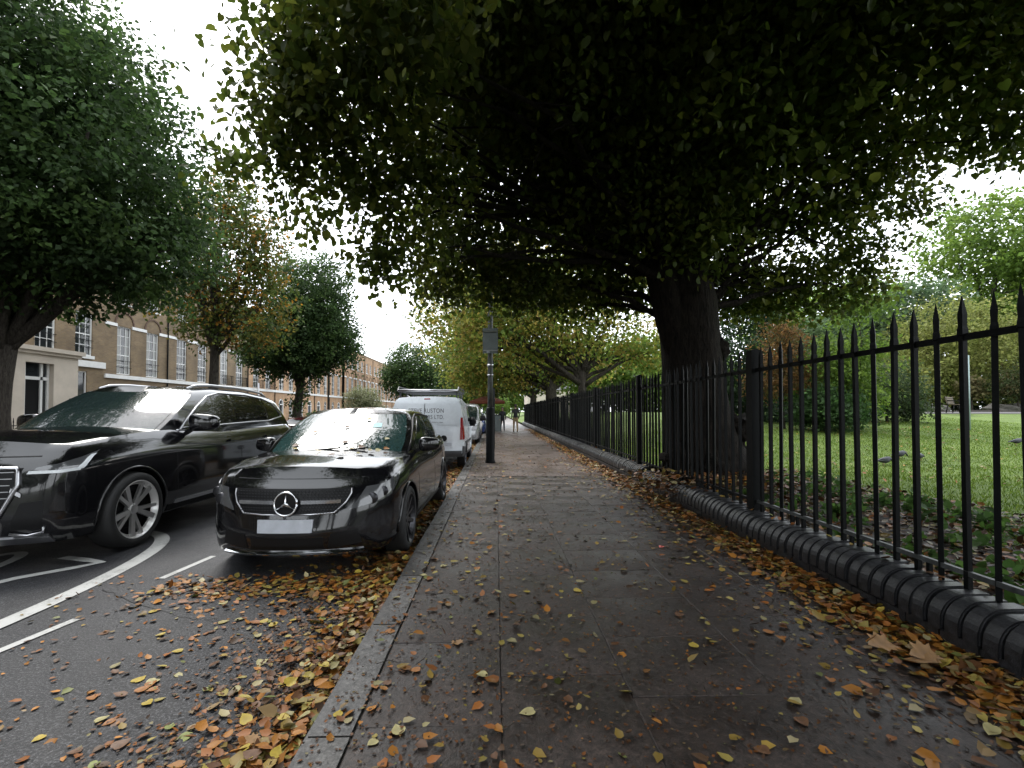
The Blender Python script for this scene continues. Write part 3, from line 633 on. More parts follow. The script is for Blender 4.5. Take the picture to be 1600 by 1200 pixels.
# ============================================================ TERRACE OF HOUSES
M['brick_y'] = brick_mat('stock_brick', (.225, .155, .08), (.16, .107, .058), (.18, .155, .12))
M['brick_o'] = brick_mat('orange_stock_brick', (.42, .245, .125), (.33, .19, .10), (.33, .27, .2))
M['stucco'] = simple('cream_stucco', (.50, .44, .37), .8, var=.1, vscale=1.5)
M['white'] = simple('white_gloss_paint', (.66, .66, .65), .4, var=.08, vscale=3)
M['pane'] = simple('window_glass', (.02, .023, .026), .04, spec=.7)
M['curtain'] = simple('net_curtain', (.35, .35, .34), .7)
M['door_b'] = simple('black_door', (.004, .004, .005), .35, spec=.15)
M['door_n'] = simple('navy_door', (.015, .02, .05), .25)
M['arch'] = simple('recess_shade_arch', (.10, .06, .04), .85, var=.3)  # dark tone stands for the shade in the recessed blind arches
M['slate'] = simple('slate_roof', (.06, .062, .068), .7, var=.2, vscale=3)
def sash(w, h, nv, nh, arched=False):
    """white sash frame in the plane y-z, centred on y, sill at z=0; glass set behind"""
    mb = MB(); t = .07
    mb.box(-.10, .0, -w / 2, -w / 2 + t, 0, h); mb.box(-.10, .0, w / 2 - t, w / 2, 0, h)
    mb.box(-.10, .0, -w / 2 + t, w / 2 - t, 0, t * .9); mb.box(-.10, 0, -w / 2 + t, w / 2 - t, h - t * .8, h)
    for i in range(1, nv): q = -w / 2 + w * i / nv; mb.box(-.075, -.03, q - .015, q + .015, t * .9, h - t * .8)
    for j in range(1, nh): q = h * j / nh; e = .03 if j == nh // 2 else .015; mb.box(-.08, -.025, -w / 2 + t, w / 2 - t, q - e, q + e)
    if arched:
        rr = w / 2; n = 14
        out = [(rr * math.cos(a), h + rr * math.sin(a)) for a in np.linspace(0, math.pi, n)]; inn = [((rr - t) * math.cos(a), h + (rr - t) * math.sin(a)) for a in np.linspace(0, math.pi, n)]
        for i in range(n - 1): mb.prism([out[i], out[i + 1], inn[i + 1], inn[i]], -.10, 0, 'yz')
        mb.box(-.08, -.03, -.015, .015, h, h + rr - t)
        for a in (.9, 2.24): mb.bar((-.05, 0, h), (-.05, (rr - t) * math.cos(a), h + (rr - t) * math.sin(a)), .03, .03)
    fr = mb.mesh('frame'); fr.materials.append(M['white'])
    pm_ = MB(); pts = [(-w / 2 + .02, .02), (w / 2 - .02, .02), (w / 2 - .02, h)] + ([((w / 2 - .02) * math.cos(a), h + (w / 2 - .02) * math.sin(a)) for a in np.linspace(.1, math.pi - .1, 12)] if arched else []) + [(-w / 2 + .02, h)]
    pm_.prism(pts, -.09, -.055, 'yz'); pn = pm_.mesh('pane'); pn.materials.append(M['pane'])
    return fr, pn
S_FIRST = sash(1.12, 2.95, 3, 5); S_SECOND = sash(1.05, 1.65, 3, 4); S_GROUND = sash(1.0, 1.55, 2, 4, True); S_TALL = sash(1.0, 1.9, 2, 2)
curt = MB().box(-.052, -.05, -.44, -.2, .1, 2.8).box(-.052, -.05, .2, .44, .1, 2.8).mesh('curtain'); curt.materials.append(M['curtain'])
def add_sash(name, S, parent, y, z, label=None, curtain=False):
    o = link(name, S[0], None, parent); o.location = (-.06, y, z)
    p = link('pane', S[1], None, o)
    if curtain and S is S_FIRST: link('curtain', curt, None, o)
    return o
def facade(w, z1, openings, zb=-.3):
    """front wall in the plane x=0 with real openings; openings: (y0,y1,z0,z1,arched)"""
    mb = MB(); ys = sorted({0, w} | {v for o in openings for v in o[:2]}); zs = sorted({zb, z1} | {v for o in openings for v in (o[2], o[3] + ((o[1] - o[0]) / 2 if o[4] else 0))})
    for i in range(len(ys) - 1):
        for j in range(len(zs) - 1):
            a, b, c, d = ys[i], ys[i + 1], zs[j], zs[j + 1]; m = ((a + b) / 2, (c + d) / 2)
            if any(o[0] < m[0] < o[1] and o[2] < m[1] < o[3] + ((o[1] - o[0]) / 2 if o[4] else 0) for o in openings): continue
            mb.add([(0, a, c), (0, b, c), (0, b, d), (0, a, d)], [(0, 1, 2, 3)])
    D = -.22
    for y0, y1, z0, z1_, ar in openings:
        mb.add([(0, y0, z0), (D, y0, z0), (D, y0, z1_), (0, y0, z1_)], [(0, 1, 2, 3)]); mb.add([(0, y1, z0), (D, y1, z0), (D, y1, z1_), (0, y1, z1_)], [(3, 2, 1, 0)])
        mb.add([(0, y0, z0), (0, y1, z0), (D, y1, z0), (D, y0, z0)], [(0, 1, 2, 3)])
        if not ar: mb.add([(0, y0, z1_), (0, y1, z1_), (D, y1, z1_), (D, y0, z1_)], [(3, 2, 1, 0)])
        else:
            r = (y1 - y0) / 2; c = (y0 + y1) / 2; A = np.linspace(0, math.pi, 15); P = [(c + r * math.cos(a), z1_ + r * math.sin(a)) for a in A]
            for i in range(14):
                mb.add([(0, *P[i]), (0, *P[i + 1]), (D, *P[i + 1]), (D, *P[i])], [(0, 1, 2, 3)])
                cn = (y1, z1_ + r) if i < 7 else (y0, z1_ + r); mb.add([(0, *P[i]), (0, *P[i + 1]), (0, *cn)], [(0, 1, 2)])
    return mb
def arch_ring(r, t, d):
    mb = MB(); A = np.linspace(0, math.pi, 17)
    for i in range(16):
        mb.prism([((r + t) * math.cos(A[i]), (r + t) * math.sin(A[i])), ((r + t) * math.cos(A[i + 1]), (r + t) * math.sin(A[i + 1])), (r * math.cos(A[i + 1]), r * math.sin(A[i + 1])), (r * math.cos(A[i]), r * math.sin(A[i]))], 0.002, d, 'yz')
    return mb
am = arch_ring(.68, .11, .045).mesh('arch'); am.materials.append(M['arch'])
balm = MB()
for q in np.linspace(-.72, .72, 15): balm.box(.30, .315, q - .008, q + .008, 0, .78)
for zz in (.05, .42, .78): balm.box(.295, .32, -.75, .75, zz, zz + .02)
for s in (-.75, .75): balm.box(0.02, .32, s - .01, s + .01, .76, .79); balm.box(.02, .32, s - .01, s + .01, .03, .05); balm.box(.15, .165, s - .01, s + .01, .05, .76)
for q in np.linspace(-.6, .6, 6): balm.lathe([(.055, -.004), (.07, 0), (.055, .004)], 10, 'x', (.307, q, .25))
balm = balm.mesh('balcony_rail'); balm.materials.append(M['iron'])
guard = MB()
for zz in (.35, .75): guard.box(.02, .04, -.62, .62, zz, zz + .03)
guard = guard.mesh('window_guard'); guard.materials.append(M['iron'])
HW = 5.45; HT = 11.0
BAYS = (1.5, 3.95)
def house(y0, brick, label, balcony=False, door=0, doormat='door_b', blank=False, set_fwd=0.0):
    root = thing('terraced_house', label, 'house', (XF + set_fwd, y0, 0), 0, 'terraced houses on the far side')
    ops = []
    for b in BAYS: ops += [(b - .56, b + .56, 3.72, 6.67, False), (b - .525, b + .525, 8.1, 9.75, False)]
    gb = BAYS[1 - door]; db = BAYS[door]
    ops += [(gb - .5, gb + .5, .75, 2.3, True), (db - .55, db + .55, .1, 2.25, True)]
    facade(HW, HT, ops).build('wall', M[brick], root)
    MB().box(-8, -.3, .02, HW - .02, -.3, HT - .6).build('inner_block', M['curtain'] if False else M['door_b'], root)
    MB().box(-.3, .12, 0, HW, HT, HT + .12).build('parapet_coping', M['stucco'], root)
    MB().prism([(-.35, HT - .5), (-3, HT + .35), (-6.5, HT - .5)], .05, HW - .05).build('roof', M['slate'], root)
    MB().box(.003, .10, 0, HW, 3.45, 3.68).build('string_course', M['white'], root)
    segs = [(0, BAYS[0] - .60), (BAYS[0] + .60, BAYS[1] - .60), (BAYS[1] + .60, HW)]
    for a, b in segs: MB().box(.003, .05, a, b, 6.62, 6.80).build('impost_band', M['white'], root)
    for k, b in enumerate(BAYS):
        add_sash('window', S_FIRST, root, b, 3.73, curtain=random.random() < .7); add_sash('window', S_SECOND, root, b, 8.1)
        o = link('arch', am, None, root); o.location = (0, b, 6.82)
        if balcony: o = link('balcony_rail', balm, None, root); o.location = (.1, b, 3.69)
        else: o = link('window_guard', guard, None, root); o.location = (-.02, b, 3.8)
        MB().box(.002, .09, b - .6, b + .6, 8.02, 8.098).build('sill', M['white'], root)
    add_sash('window', S_GROUND, root, gb, .75)
    d = MB().box(-.2, -.14, db - .46, db + .46, .1, 2.15).box(-.14, -.125, db - .3, db + .3, .3, .95).box(-.14, -.125, db - .3, db + .3, 1.15, 1.95).build('door', M[doormat], root)
    MB().lathe([(0, -.12), (.03, -.10), (.03, -.08), (0, -.07)], 8, 'x', (0, db + .35, 1.1)).build('handle', M['worn_iron'], d)
    fr = MB(); fr.box(-.21, .0, db - .55, db - .46, .1, 2.25); fr.box(-.21, 0, db + .46, db + .55, .1, 2.25); fr.box(-.21, -.02, db - .46, db + .46, 2.15, 2.25)
    A = np.linspace(0, math.pi, 13)
    for i in range(12): fr.prism([(db + .549 * math.cos(A[i]), 2.25 + .549 * math.sin(A[i])), (db + .549 * math.cos(A[i + 1]), 2.25 + .549 * math.sin(A[i + 1])), (db + .44 * math.cos(A[i + 1]), 2.25 + .44 * math.sin(A[i + 1])), (db + .44 * math.cos(A[i]), 2.25 + .44 * math.sin(A[i]))], -.2, 0, 'yz')
    fr.build('door_frame', M['white'], root)
    MB().prism([(db + .5 * math.cos(a), 2.25 + .5 * math.sin(a)) for a in A], -.19, -.16, 'yz').build('fanlight', M['pane'], root)
    MB().box(0, .9, db - .6, db + .6, -.3, -.06).box(0, .55, db - .6, db + .6, -.06, .09).build('steps', M['stucco'], root)
    MB().tube([(.06, HW - .08, 0), (.06, HW - .08, HT - .2)], .045, 6).build('drainpipe', M['iron'], root)
    return root
ORD = ['first', 'second', 'third', 'fourth', 'fifth', 'sixth', 'seventh', 'eighth', 'ninth', 'tenth', 'eleventh', 'twelfth']
for i in range(8):
    house(28.9 + i * HW, 'brick_y' if i < 3 else 'brick_o', '%s brick terraced house beyond the cream porch house, arched upper windows' % ORD[i], balcony=i in (2, 3), door=i % 2, doormat='door_n' if i % 2 else 'door_b')
for i in range(9):
    house(28.9 + 8 * HW + .02 + i * HW, 'brick_o', '%s house of the farther orange brick row past the drainpipe' % ORD[i], door=(i + 1) % 2, set_fwd=.35)
for i in range(7): house(13.9 - HW - i * HW, 'brick_y', '%s unseen terraced house added behind the viewer, before the cream porch' % ORD[i], door=i % 2)  # out-of-frame houses put in for the light and reflections
# cream porch house at the left
root = thing('porch_house', 'brick house with projecting cream stucco porch and black front door', 'house', (XF, 14.0, 0))
PW = 14.9; PB = (2.2, 5.2, 8.2, 11.2, 13.5)
ops = []
for b in PB: ops += [(b - .56, b + .56, 4.6, 7.0, False), (b - .525, b + .525, 8.6, 10.2, False)]
ops += [(12.75, 13.75, .9, 2.8 + .9, False)]
facade(PW, 11.6, ops).build('wall', M['brick_y'], root)
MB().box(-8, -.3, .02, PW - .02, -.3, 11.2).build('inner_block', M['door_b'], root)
MB().box(-.3, .15, 0, PW, 11.6, 11.75).build('parapet_coping', M['stucco'], root)
S_P1 = sash(1.12, 2.4, 3, 4); S_P0 = sash(1.0, 2.8, 1, 2)
for b in PB:
    add_sash('window', S_P1, root, b, 4.6); add_sash('window', S_SECOND, root, b, 8.58); o = link('window_guard', guard, None, root); o.location = (-.02, b, 4.7)
    MB().box(.002, .1, b - .62, b + .62, 4.42, 4.598).build('sill', M['white'], root)
add_sash('window', S_P0, root, 13.25, .9)
MB().box(.003, .11, 11.7, PW, 3.95, 4.3).build('string_course', M['white'], root)
# porch: walls around a real doorway
p0, p1, dp = 7.5, 11.4, 1.5
d0, d1, dz1 = 8.62, 10.05, 3.75
MB().box(.003, .3, .05, p0 - .25, -.3, 4.1).build('stucco_base', M['stucco'], root)
mb = MB().box(.003, dp, p0, d0, -.3, 4.15).box(.003, dp, d1, p1, -.3, 4.15).box(.003, dp, d0, d1, dz1, 4.15).box(.003, dp - .6, d0, d1, -.3, .75)
po = mb.build('porch', M['stucco'], root)
MB().box(.003, dp + .1, p0 - .1, p1 + .1, 4.152, 4.3).box(.003, dp + .2, p0 - .2, p1 + .2, 4.3, 4.5).build('porch_cornice', M['stucco'], po)
MB().box(dp - .33, dp - .28, d0 + .25, d1 - .45, .76, 2.95).build('door', M['door_b'], root)
MB().box(dp - .34, dp - .22, d0, d0 + .25, .75, dz1).box(dp - .34, dp - .22, d1 - .45, d1 - .33, .75, dz1).box(dp - .34, dp - .22, d1 - .1, d1, .75, dz1).box(dp - .34, dp - .22, d0 + .25, d1 - .1, 2.95, 3.1).build('door_frame', M['white'], root)
MB().box(dp - .31, dp - .29, d0 + .25, d1 - .1, 3.1, dz1).build('fanlight', M['pane'], root); MB().box(dp - .31, dp - .29, d1 - .33, d1 - .1, 1.2, 2.95).build('side_light', M['pane'], root)
MB().box(dp - .31, dp - .25, d1 - .33, d1 - .1, .75, 1.2).build('side_panel', M['white'], root)
MB().box(dp + .002, dp + .5, d0 - .1, d1 + .1, -.3, .35).box(dp + .5, dp + .9, d0 - .1, d1 + .1, -.3, .15).build('steps', M['stucco'], root)
# front-garden railings of the porch house
rl = thing('garden_railings', 'short black spiked garden railings before the cream porch', 'railings', (-17.4, 12.0, -.2))
gb_ = MB().box(-.01, .01, -.01, .01, 0, 1.25).prism([(-.02, 1.25), (.02, 1.25), (0, 1.42)], -.01, .01).mesh('bar'); gb_.materials.append(M['iron'])
for i in range(46): o = link('bar', gb_, None, rl); o.location = (0, i * .16, 0)
MB().box(-.015, .015, -.1, 7.3, 1.12, 1.15).build('top_rail', M['iron'], rl); MB().box(-.015, .015, -.1, 7.3, .15, .18).build('bottom_rail', M['iron'], rl)
b_ = MB().lathe([(.12, 0), (.12, .1), (.09, .12), (.09, 1.9), (.11, 1.92), (.11, 2.0), (.08, 2.1), (0, 2.12)], 16); o = b_.build('bollard', M['iron'], None, True); o.location = at_y(112, 660, 17.4); o.location.z = -.2; tag(o, 'black round-topped post before the cream porch', 'post')

# ============================================================ VEHICLES
def paint(name, c, rough=.06, flake=0):
    m, t, b = nodemat(name); b.inputs['Base Color'].default_value = (*c, 1); b.inputs['Roughness'].default_value = rough; b.inputs['Coat Weight'].default_value = .6; b.inputs['Coat Roughness'].default_value = .04
    b.inputs['Metallic'].default_value = flake
    d = noise(t, 3.5, 5, .7); mx = N(t, 'ShaderNodeMix', data_type='RGBA'); t.links.new(ramp(t, d, [(.55, (0,) * 3), (.95, (.10,) * 3)]), mx.inputs[0])
    mx.inputs[6].default_value = (*c, 1); mx.inputs[7].default_value = (.1, .095, .085, 1); t.links.new(mx.outputs[2], b.inputs['Base Color'])
    r = noise(t, 5, 5, .7); t.links.new(ramp(t, r, [(.4, (rough,) * 3), (.8, (rough + .10,) * 3)]), b.inputs['Roughness'])
    dr = noise(t, 260, 1, .5); bump(t, b, ramp(t, dr, [(.62, (0,) * 3), (.72, (1,) * 3)]), .12, .002)   # rain beads
    return m
def auto_glass(name, c=(.012, .02, .02), ior=1.75):
    m, t, b = nodemat(name); b.inputs['Base Color'].default_value = (*c, 1); b.inputs['Roughness'].default_value = .03; b.inputs['IOR'].default_value = ior
    dr = noise(t, 200, 1, .5); bump(t, b, ramp(t, dr, [(.62, (0,) * 3), (.7, (1,) * 3)]), .08, .002); return m
M['black_paint'] = paint('black_car_paint', (.005, .005, .006)); M['white_paint'] = paint('white_van_paint', (.66, .70, .74), .25)
M['silver_paint'] = paint('silver_paint', (.35, .36, .37), .25, .4); M['grey_paint'] = paint('dark_grey_paint', (.02, .022, .026)); M['blue_paint'] = paint('blue_paint', (.015, .03, .12)); M['red_paint'] = paint('dark_red_paint', (.06, .01, .015))
M['glass'] = auto_glass('car_glass'); M['screen'] = auto_glass('windscreen_glass', (.02, .045, .045), 2.0)
M['tint'] = auto_glass('privacy_glass', (.004, .004, .005), 1.55)
M['chrome'] = simple('chrome', (.72, .73, .75), .12, 1); M['satin'] = simple('satin_aluminium', (.5, .5, .52), .28, 1)
M['tyre'] = simple('tyre_rubber', (.012, .012, .012), .7, bumpy=.2, bscale=80); M['plastic'] = simple('black_trim_plastic', (.006, .006, .0065), .5, spec=.25, bumpy=.1); M['gplastic'] = simple('grey_bumper_plastic', (.05, .052, .056), .5, bumpy=.15)
M['plate'] = simple('number_plate', (.42, .44, .48), .4, var=.15, vscale=9); M['lens'] = simple('headlamp_lens', (.07, .072, .075), .08, .0, .6, 1); M['led'] = simple('led_lens', (.75, .78, .8), .15)
M['redlens'] = simple('red_lamp_lens', (.28, .006, .008), .1); M['rim'] = simple('alloy_rim', (.62, .61, .60), .3, .75); M['rimd'] = simple('dark_alloy_rim', (.05, .05, .055), .3, .8)

class Loft:
    """box lofted along y: u runs front->rear, v bottom->top; rounded in plan and section"""
    def __init__(s, L, top, bot, W, sec, yf, yr, bowF=.15, bowR=.1, crown=((0, .05), (9, .05))):
        s.L, s.bowF, s.bowR = L, bowF, bowR
        for k, t in (('top', top), ('bot', bot), ('W', W), ('sec', sec), ('yf', yf), ('yr', yr), ('crown', crown)):
            a = np.array(t, float); setattr(s, '_' + k, a)
    def c(s, k, q): a = getattr(s, '_' + k); return float(np.interp(q, a[:, 0], a[:, 1]))
    def sy(s, u, v): a = s.c('yf', v); b = s.L - s.c('yr', v); return a + (b - a) * u
    def side(s, y, v, sg=1):
        b = s.c('bot', y); z = b + (s.c('top', y) - b) * v; return Vector((sg * s.c('W', y) * s.c('sec', v), y, z))
    def front(s, q, v):
        y = s.c('yf', v); p = s.side(y, v); return Vector((q * p.x, y - s.bowF * (1 - abs(q) ** 2.3), p.z + (s.c('crown', y) * (1 - q * q) if v >= 1 else 0)))
    def rear(s, q, v):
        y = s.L - s.c('yr', v); p = s.side(y, v); return Vector((q * p.x, y + s.bowR * (1 - abs(q) ** 2.3), p.z + (s.c('crown', y) * (1 - q * q) if v >= 1 else 0)))
    def roof(s, u, q):
        y = s.sy(u, 1); p = s.side(y, 1); k = 1 - abs(q) ** 2.3
        return Vector((q * p.x, y - s.bowF * k * (1 - u) ** 6 + s.bowR * k * u ** 6, p.z + s.c('crown', y) * (1 - q * q)))
    def mesh(s, nu=56, nv=18, nx=20):
        us = [.5 - .5 * math.cos(math.pi * i / nu) * (1) for i in range(nu + 1)]; us = [.5 * a + .5 * i / nu for i, a in enumerate(us)]
        vsx = [i / nv for i in range(nv + 1)]; qs = [-1 + 2 * i / nx for i in range(nx + 1)]
        mb = MB()
        def grid(rows):
            m = len(rows[0]); mb.add([p for r in rows for p in r], [(i * m + j, i * m + j + 1, (i + 1) * m + j + 1, (i + 1) * m + j) for i in range(len(rows) - 1) for j in range(m - 1)])
        for sg in (-1, 1): grid([[s.side(s.sy(u, v), v, sg) for v in vsx] for u in us])
        grid([[s.front(q, v) for v in vsx] for q in qs]); grid([[s.rear(q, v) for v in vsx] for q in qs]); grid([[s.roof(u, q) for q in qs] for u in us])
        def floor(u, q):
            y = s.sy(u, 0); p = s.side(y, 0); k = 1 - abs(q) ** 2.3
            return Vector((q * p.x, y - s.bowF * k * (1 - u) ** 6 + s.bowR * k * u ** 6, p.z))
        grid([[floor(u, q) for q in qs] for u in us])
        # make the end rows of the caps agree with roof and floor
        me = bpy.data.meshes.new('body'); me.from_pydata(mb.v, [], mb.f)
        bm = bmesh.new(); bm.from_mesh(me); bmesh.ops.remove_doubles(bm, verts=bm.verts, dist=.002); bmesh.ops.recalc_face_normals(bm, faces=bm.faces); bm.to_mesh(me); bm.free()
        return me
def patch(fn, quad, d=.004, nu=10, nv=6, back=.012, centre=None, hole=None):
    """thin plate following surface fn(a,b) over the bilinear quad of (a,b) corners, raised by d"""
    P = []; a00, a10, a11, a01 = quad
    def ab(s, t):
        return tuple((1 - s) * (1 - t) * a00[k] + s * (1 - t) * a10[k] + s * t * a11[k] + (1 - s) * t * a01[k] for k in (0, 1))
    e = 1e-3; O = []; I = []
    for i in range(nu + 1):
        for j in range(nv + 1):
            a, b = ab(i / nu, j / nv); p = fn(a, b)
            n = (fn(a + e, b) - fn(a - e, b)).cross(fn(a, b + e) - fn(a, b - e))
            n = n.normalized() if n.length > 1e-12 else Vector((0, -1, 0))
            if n.dot(p - (centre or Vector((0, p.y, .7)))) < 0: n = -n
            O.append(p + n * d); I.append(p - n * back)
    m = nv + 1; f = [(i * m + j, i * m + j + 1, (i + 1) * m + j + 1, (i + 1) * m + j) for i in range(nu) for j in range(nv)]
    bd = [i * m for i in range(nu + 1)] + [nu * m + j for j in range(1, nv + 1)] + [i * m + nv for i in range(nu - 1, -1, -1)] + [j for j in range(nv - 1, 0, -1)]
    k = len(O); v = O + [I[i] for i in bd]; n_ = len(bd)
    f += [(bd[i], bd[(i + 1) % n_], k + (i + 1) % n_, k + i) for i in range(n_)]
    return MB().add(v, f)
def bool_cut(o, cutters):
    for c in cutters:
        md = o.modifiers.new('cut', 'BOOLEAN'); md.operation = 'DIFFERENCE'; md.solver = 'EXACT'; md.object = c
    dg = bpy.context.evaluated_depsgraph_get(); dg.update()
    me = bpy.data.meshes.new_from_object(o.evaluated_get(dg)); o.modifiers.clear(); old = o.data; o.data = me; bpy.data.meshes.remove(old)
    for c in cutters:
        m_ = c.data; bpy.data.objects.remove(c); bpy.data.meshes.remove(m_)
def wheel_meshes(r, w, style, rimmat):
    t = MB().lathe([(r * .74, -w * .42), (r * .78, -w * .5), (r * .91, -w * .5), (r * .975, -w * .42), (r, -w * .2), (r, w * .2), (r * .975, w * .42), (r * .9, w * .5), (r * .74, w * .5), (r * .70, w * .42)], 40, 'x').mesh('tyre')
    rim = MB().lathe([(r * .66, -w * .3), (r * .76, -w * .44), (r * .785, -w * .48), (r * .75, -w * .49), (r * .73, -w * .44), (r * .66, -w * .28)], 40, 'x')
    rim.lathe([(0, -w * .36), (r * .13, -w * .34), (r * .16, -w * .26), (r * .16, -w * .1)], 18, 'x')
    def spoke(a, a2, w0, w1):
        v = []
        for rr, aa, hw, x in ((r * .12, a, w0, -w * .30), (r * .745, a2, w1, -w * .43)):
            c, s_ = math.cos(aa), math.sin(aa)
            for sg in (-1, 1):
                for dx in (0, .03): v.append((x + dx, rr * c - sg * hw * s_, rr * s_ + sg * hw * c))
        rim.add(v, [(0, 2, 6, 4), (1, 5, 7, 3), (0, 4, 5, 1), (2, 3, 7, 6), (4, 6, 7, 5)])
    n = 5
    for k in range(n):
        a = 2 * math.pi * k / n + .3
        if style == 'double': spoke(a - .1, a - .20, r * .05, r * .045); spoke(a + .1, a + .20, r * .05, r * .045); spoke(a + .30, a + .24, r * .03, r * .075)
        else: spoke(a, a, r * .07, r * .05); spoke(a + .63, a + .63, r * .04, r * .05)
    rm = rim.mesh('rim')
    hub = MB().lathe([(r * .66, w * .3), (r * .66, -w * .1), (r * .50, -w * .08), (r * .50, -w * .02), (r * .12, -w * .02), (0, -w * .02)], 28, 'x').mesh('wheel')
    for m_, k in ((t, M['tyre']), (rm, rimmat), (hub, M['plastic'])):
        m_.materials.append(k); m_.polygons.foreach_set('use_smooth', [m_ is t] * len(m_.polygons))
    return hub, t, rm
def make_car(name, label, cat, S, loc, rz, group=None):
    root = thing(name, label, cat, loc, rz, group)
    B = Loft(**S['body']); G = Loft(**S['house'])
    pm_ = S['paint']
    body = link('body', B.mesh(), pm_, root); r = S['r']; hw = S['hw']
    cut = []
    for y in S['axles']:
        for sg in (-1, 1):
            me = MB().lathe([(0, 0), (r * 1.13, 0), (r * 1.13, .42), (0, .42)], 36, 'x', (0, 0, 0)).mesh('c'); c = link('c', me); x0 = hw - .34
            c.location = ((x0 if sg > 0 else -x0 - .42), y, S.get('az', r)); cut.append(c)
    root.location = (0, 0, 0); root.rotation_euler = (0, 0, 0); bpy.context.view_layer.update()
    bool_cut(body, cut); body.data.materials.clear(); body.data.materials.append(pm_)
    body.data.polygons.foreach_set('use_smooth', [True] * len(body.data.polygons)); body.data.set_sharp_from_angle(angle=R(38))
    cab = link('cabin', G.mesh(40, 12, 16), S.get('cabin_paint', pm_), root, True); cab.data.set_sharp_from_angle(angle=R(40))
    root.location = loc; root.rotation_euler = (0, 0, rz)
    hub, ty, rm = S['wheels']
    for y in S['axles']:
        for sg in (-1, 1):
            w_ = link('wheel', hub, None, root); w_.location = (sg * (hw - .115), y, r); w_.rotation_euler = (random.uniform(0, 6), 0, R(180) if sg > 0 else 0)
            link('tyre', ty, None, w_); link('rim', rm, None, w_)
            # arch lip
            rr = r * 1.14; A = np.linspace(R(-8), R(188), 22); pts = []
            for a in A:
                yy = y + rr * math.cos(a); zz = S.get('az', r) + rr * math.sin(a); bt = B.c('bot', yy); tp_ = B.c('top', yy); v = min(1, max(0, (zz - bt) / (tp_ - bt))); pts.append((sg * (B.side(yy, v).x + .004), yy, zz))
            MB().tube(pts, .012, 6).build('arch_lip', S.get('lip', pm_), root, True)
    cen = Vector((0, S['body']['L'] / 2, .8))
    def put(name, fn, quad, mat, par=root, d=.004, nu=12, nv=6, back=.012, label=None):
        o = patch(fn, quad, d, nu, nv, back, cen).build(name, M[mat] if isinstance(mat, str) else mat, par, True)
        o.data.set_sharp_from_angle(angle=R(40))
        if label: o['label'] = label
        return o
    for nm, fn, quad, mat, kw in S['parts'](B, G): put(nm, fn, quad, mat, **kw)
    if 'extra' in S: S['extra'](root, B, G)
    return root, B, G
def mirror(car, c, sg, mat, w=.22, h=.15):
    bm = bmesh.new(); bmesh.ops.create_uvsphere(bm, u_segments=20, v_segments=14, radius=1)
    sp = lambda t, e: math.copysign(abs(t) ** e, t)
    for v in bm.verts:
        x, y, z = sp(v.co.x, .55), sp(v.co.y, .6), sp(v.co.z, .6)
        k = 1 - .16 * x * sg
        v.co = Vector((x * w * .55, (y * .07 - .02 * (1 - x * x) + .03 * x * sg) if y < 0 else y * .055 + .03 * x * sg, z * h * .52 * k))
    me = bpy.data.meshes.new('mirror'); bm.to_mesh(me); bm.free()
    o = link('mirror', me, mat, car, True); o.location = c
    MB().bar((-sg * w * .35, .0, -h * .3), (-sg * (w * .35 + .15), .0, -h * .7), .06, .04).build('mirror_arm', M['plastic'], o)
    MB().box(-w * .42, w * .42, .05, .06, -h * .36, h * .34).build('mirror_glass', M['chrome'], o)
    return o
def side_l(Lf): return lambda y, v: Lf.side(y, v, 1)
def side_r(Lf): return lambda y, v: Lf.side(y, v, -1)
def both(nm, Lf, quad, mat, **kw):
    return [(nm, side_l(Lf), quad, mat, kw), (nm, side_r(Lf), quad, mat, kw)]
def fr2(nm, fn, quad, mat, **kw): return [(nm, fn, quad, mat, kw), (nm, fn, [(-a, b) for a, b in quad], mat, kw)]

# ------------------------------------------------------------ black hatchback
A_S = dict(paint=M['black_paint'], r=.325, hw=.89, axles=(.90, 3.60), wheels=wheel_meshes(.325, .225, 'five', M['rimd']),
  body=dict(L=4.30, top=[(0, .77), (.2, .80), (.45, .87), (.8, .92), (1.2, .955), (1.5, .965), (2.4, .95), (3.4, 1.0), (4.0, 1.02), (4.3, .96)],
            bot=[(0, .20), (.4, .19), (1, .2), (3.6, .21), (4.3, .30)], W=[(.20, .66), (.27, .74), (.38, .81), (.55, .855), (.85, .885), (1.3, .89), (3.5, .89), (4.0, .86), (4.22, .78), (4.3, .72)],
            sec=[(0, .93), (.08, .97), (.3, 1.0), (.55, .995), (.72, .985), (.86, .96), (.95, .92), (1, .88)],
            yf=[(0, .30), (.12, .22), (.3, .20), (.62, .235), (.85, .30), (1, .42)], yr=[(0, .14), (.25, .02), (.6, .05), (1, .18)], bowF=.2, bowR=.12, crown=[(0, .045), (.5, .06), (1.3, .05), (4.3, .03)]),
  house=dict(L=4.22, top=[(0, 1.385), (1.95, 1.385), (2.4, 1.415), (3.0, 1.405), (3.7, 1.35), (3.95, 1.29), (4.3, 1.2)], bot=[(0, .90), (1.2, .915), (2.4, .93), (3.4, .97), (4.2, .98)],
             W=[(0, .72), (1.05, .74), (1.5, .80), (2.2, .825), (3.3, .80), (3.9, .74), (4.2, .68)], sec=[(0, 1), (.3, .965), (.6, .90), (.85, .82), (.95, .765), (1, .70)],
             yf=[(0, 1.18), (.5, 1.62), (1, 2.12)], yr=[(0, .02), (.4, .18), (.7, .32), (1, .42)], bowF=.22, bowR=.14, crown=[(0, .03), (3, .035), (4.3, .02)]))
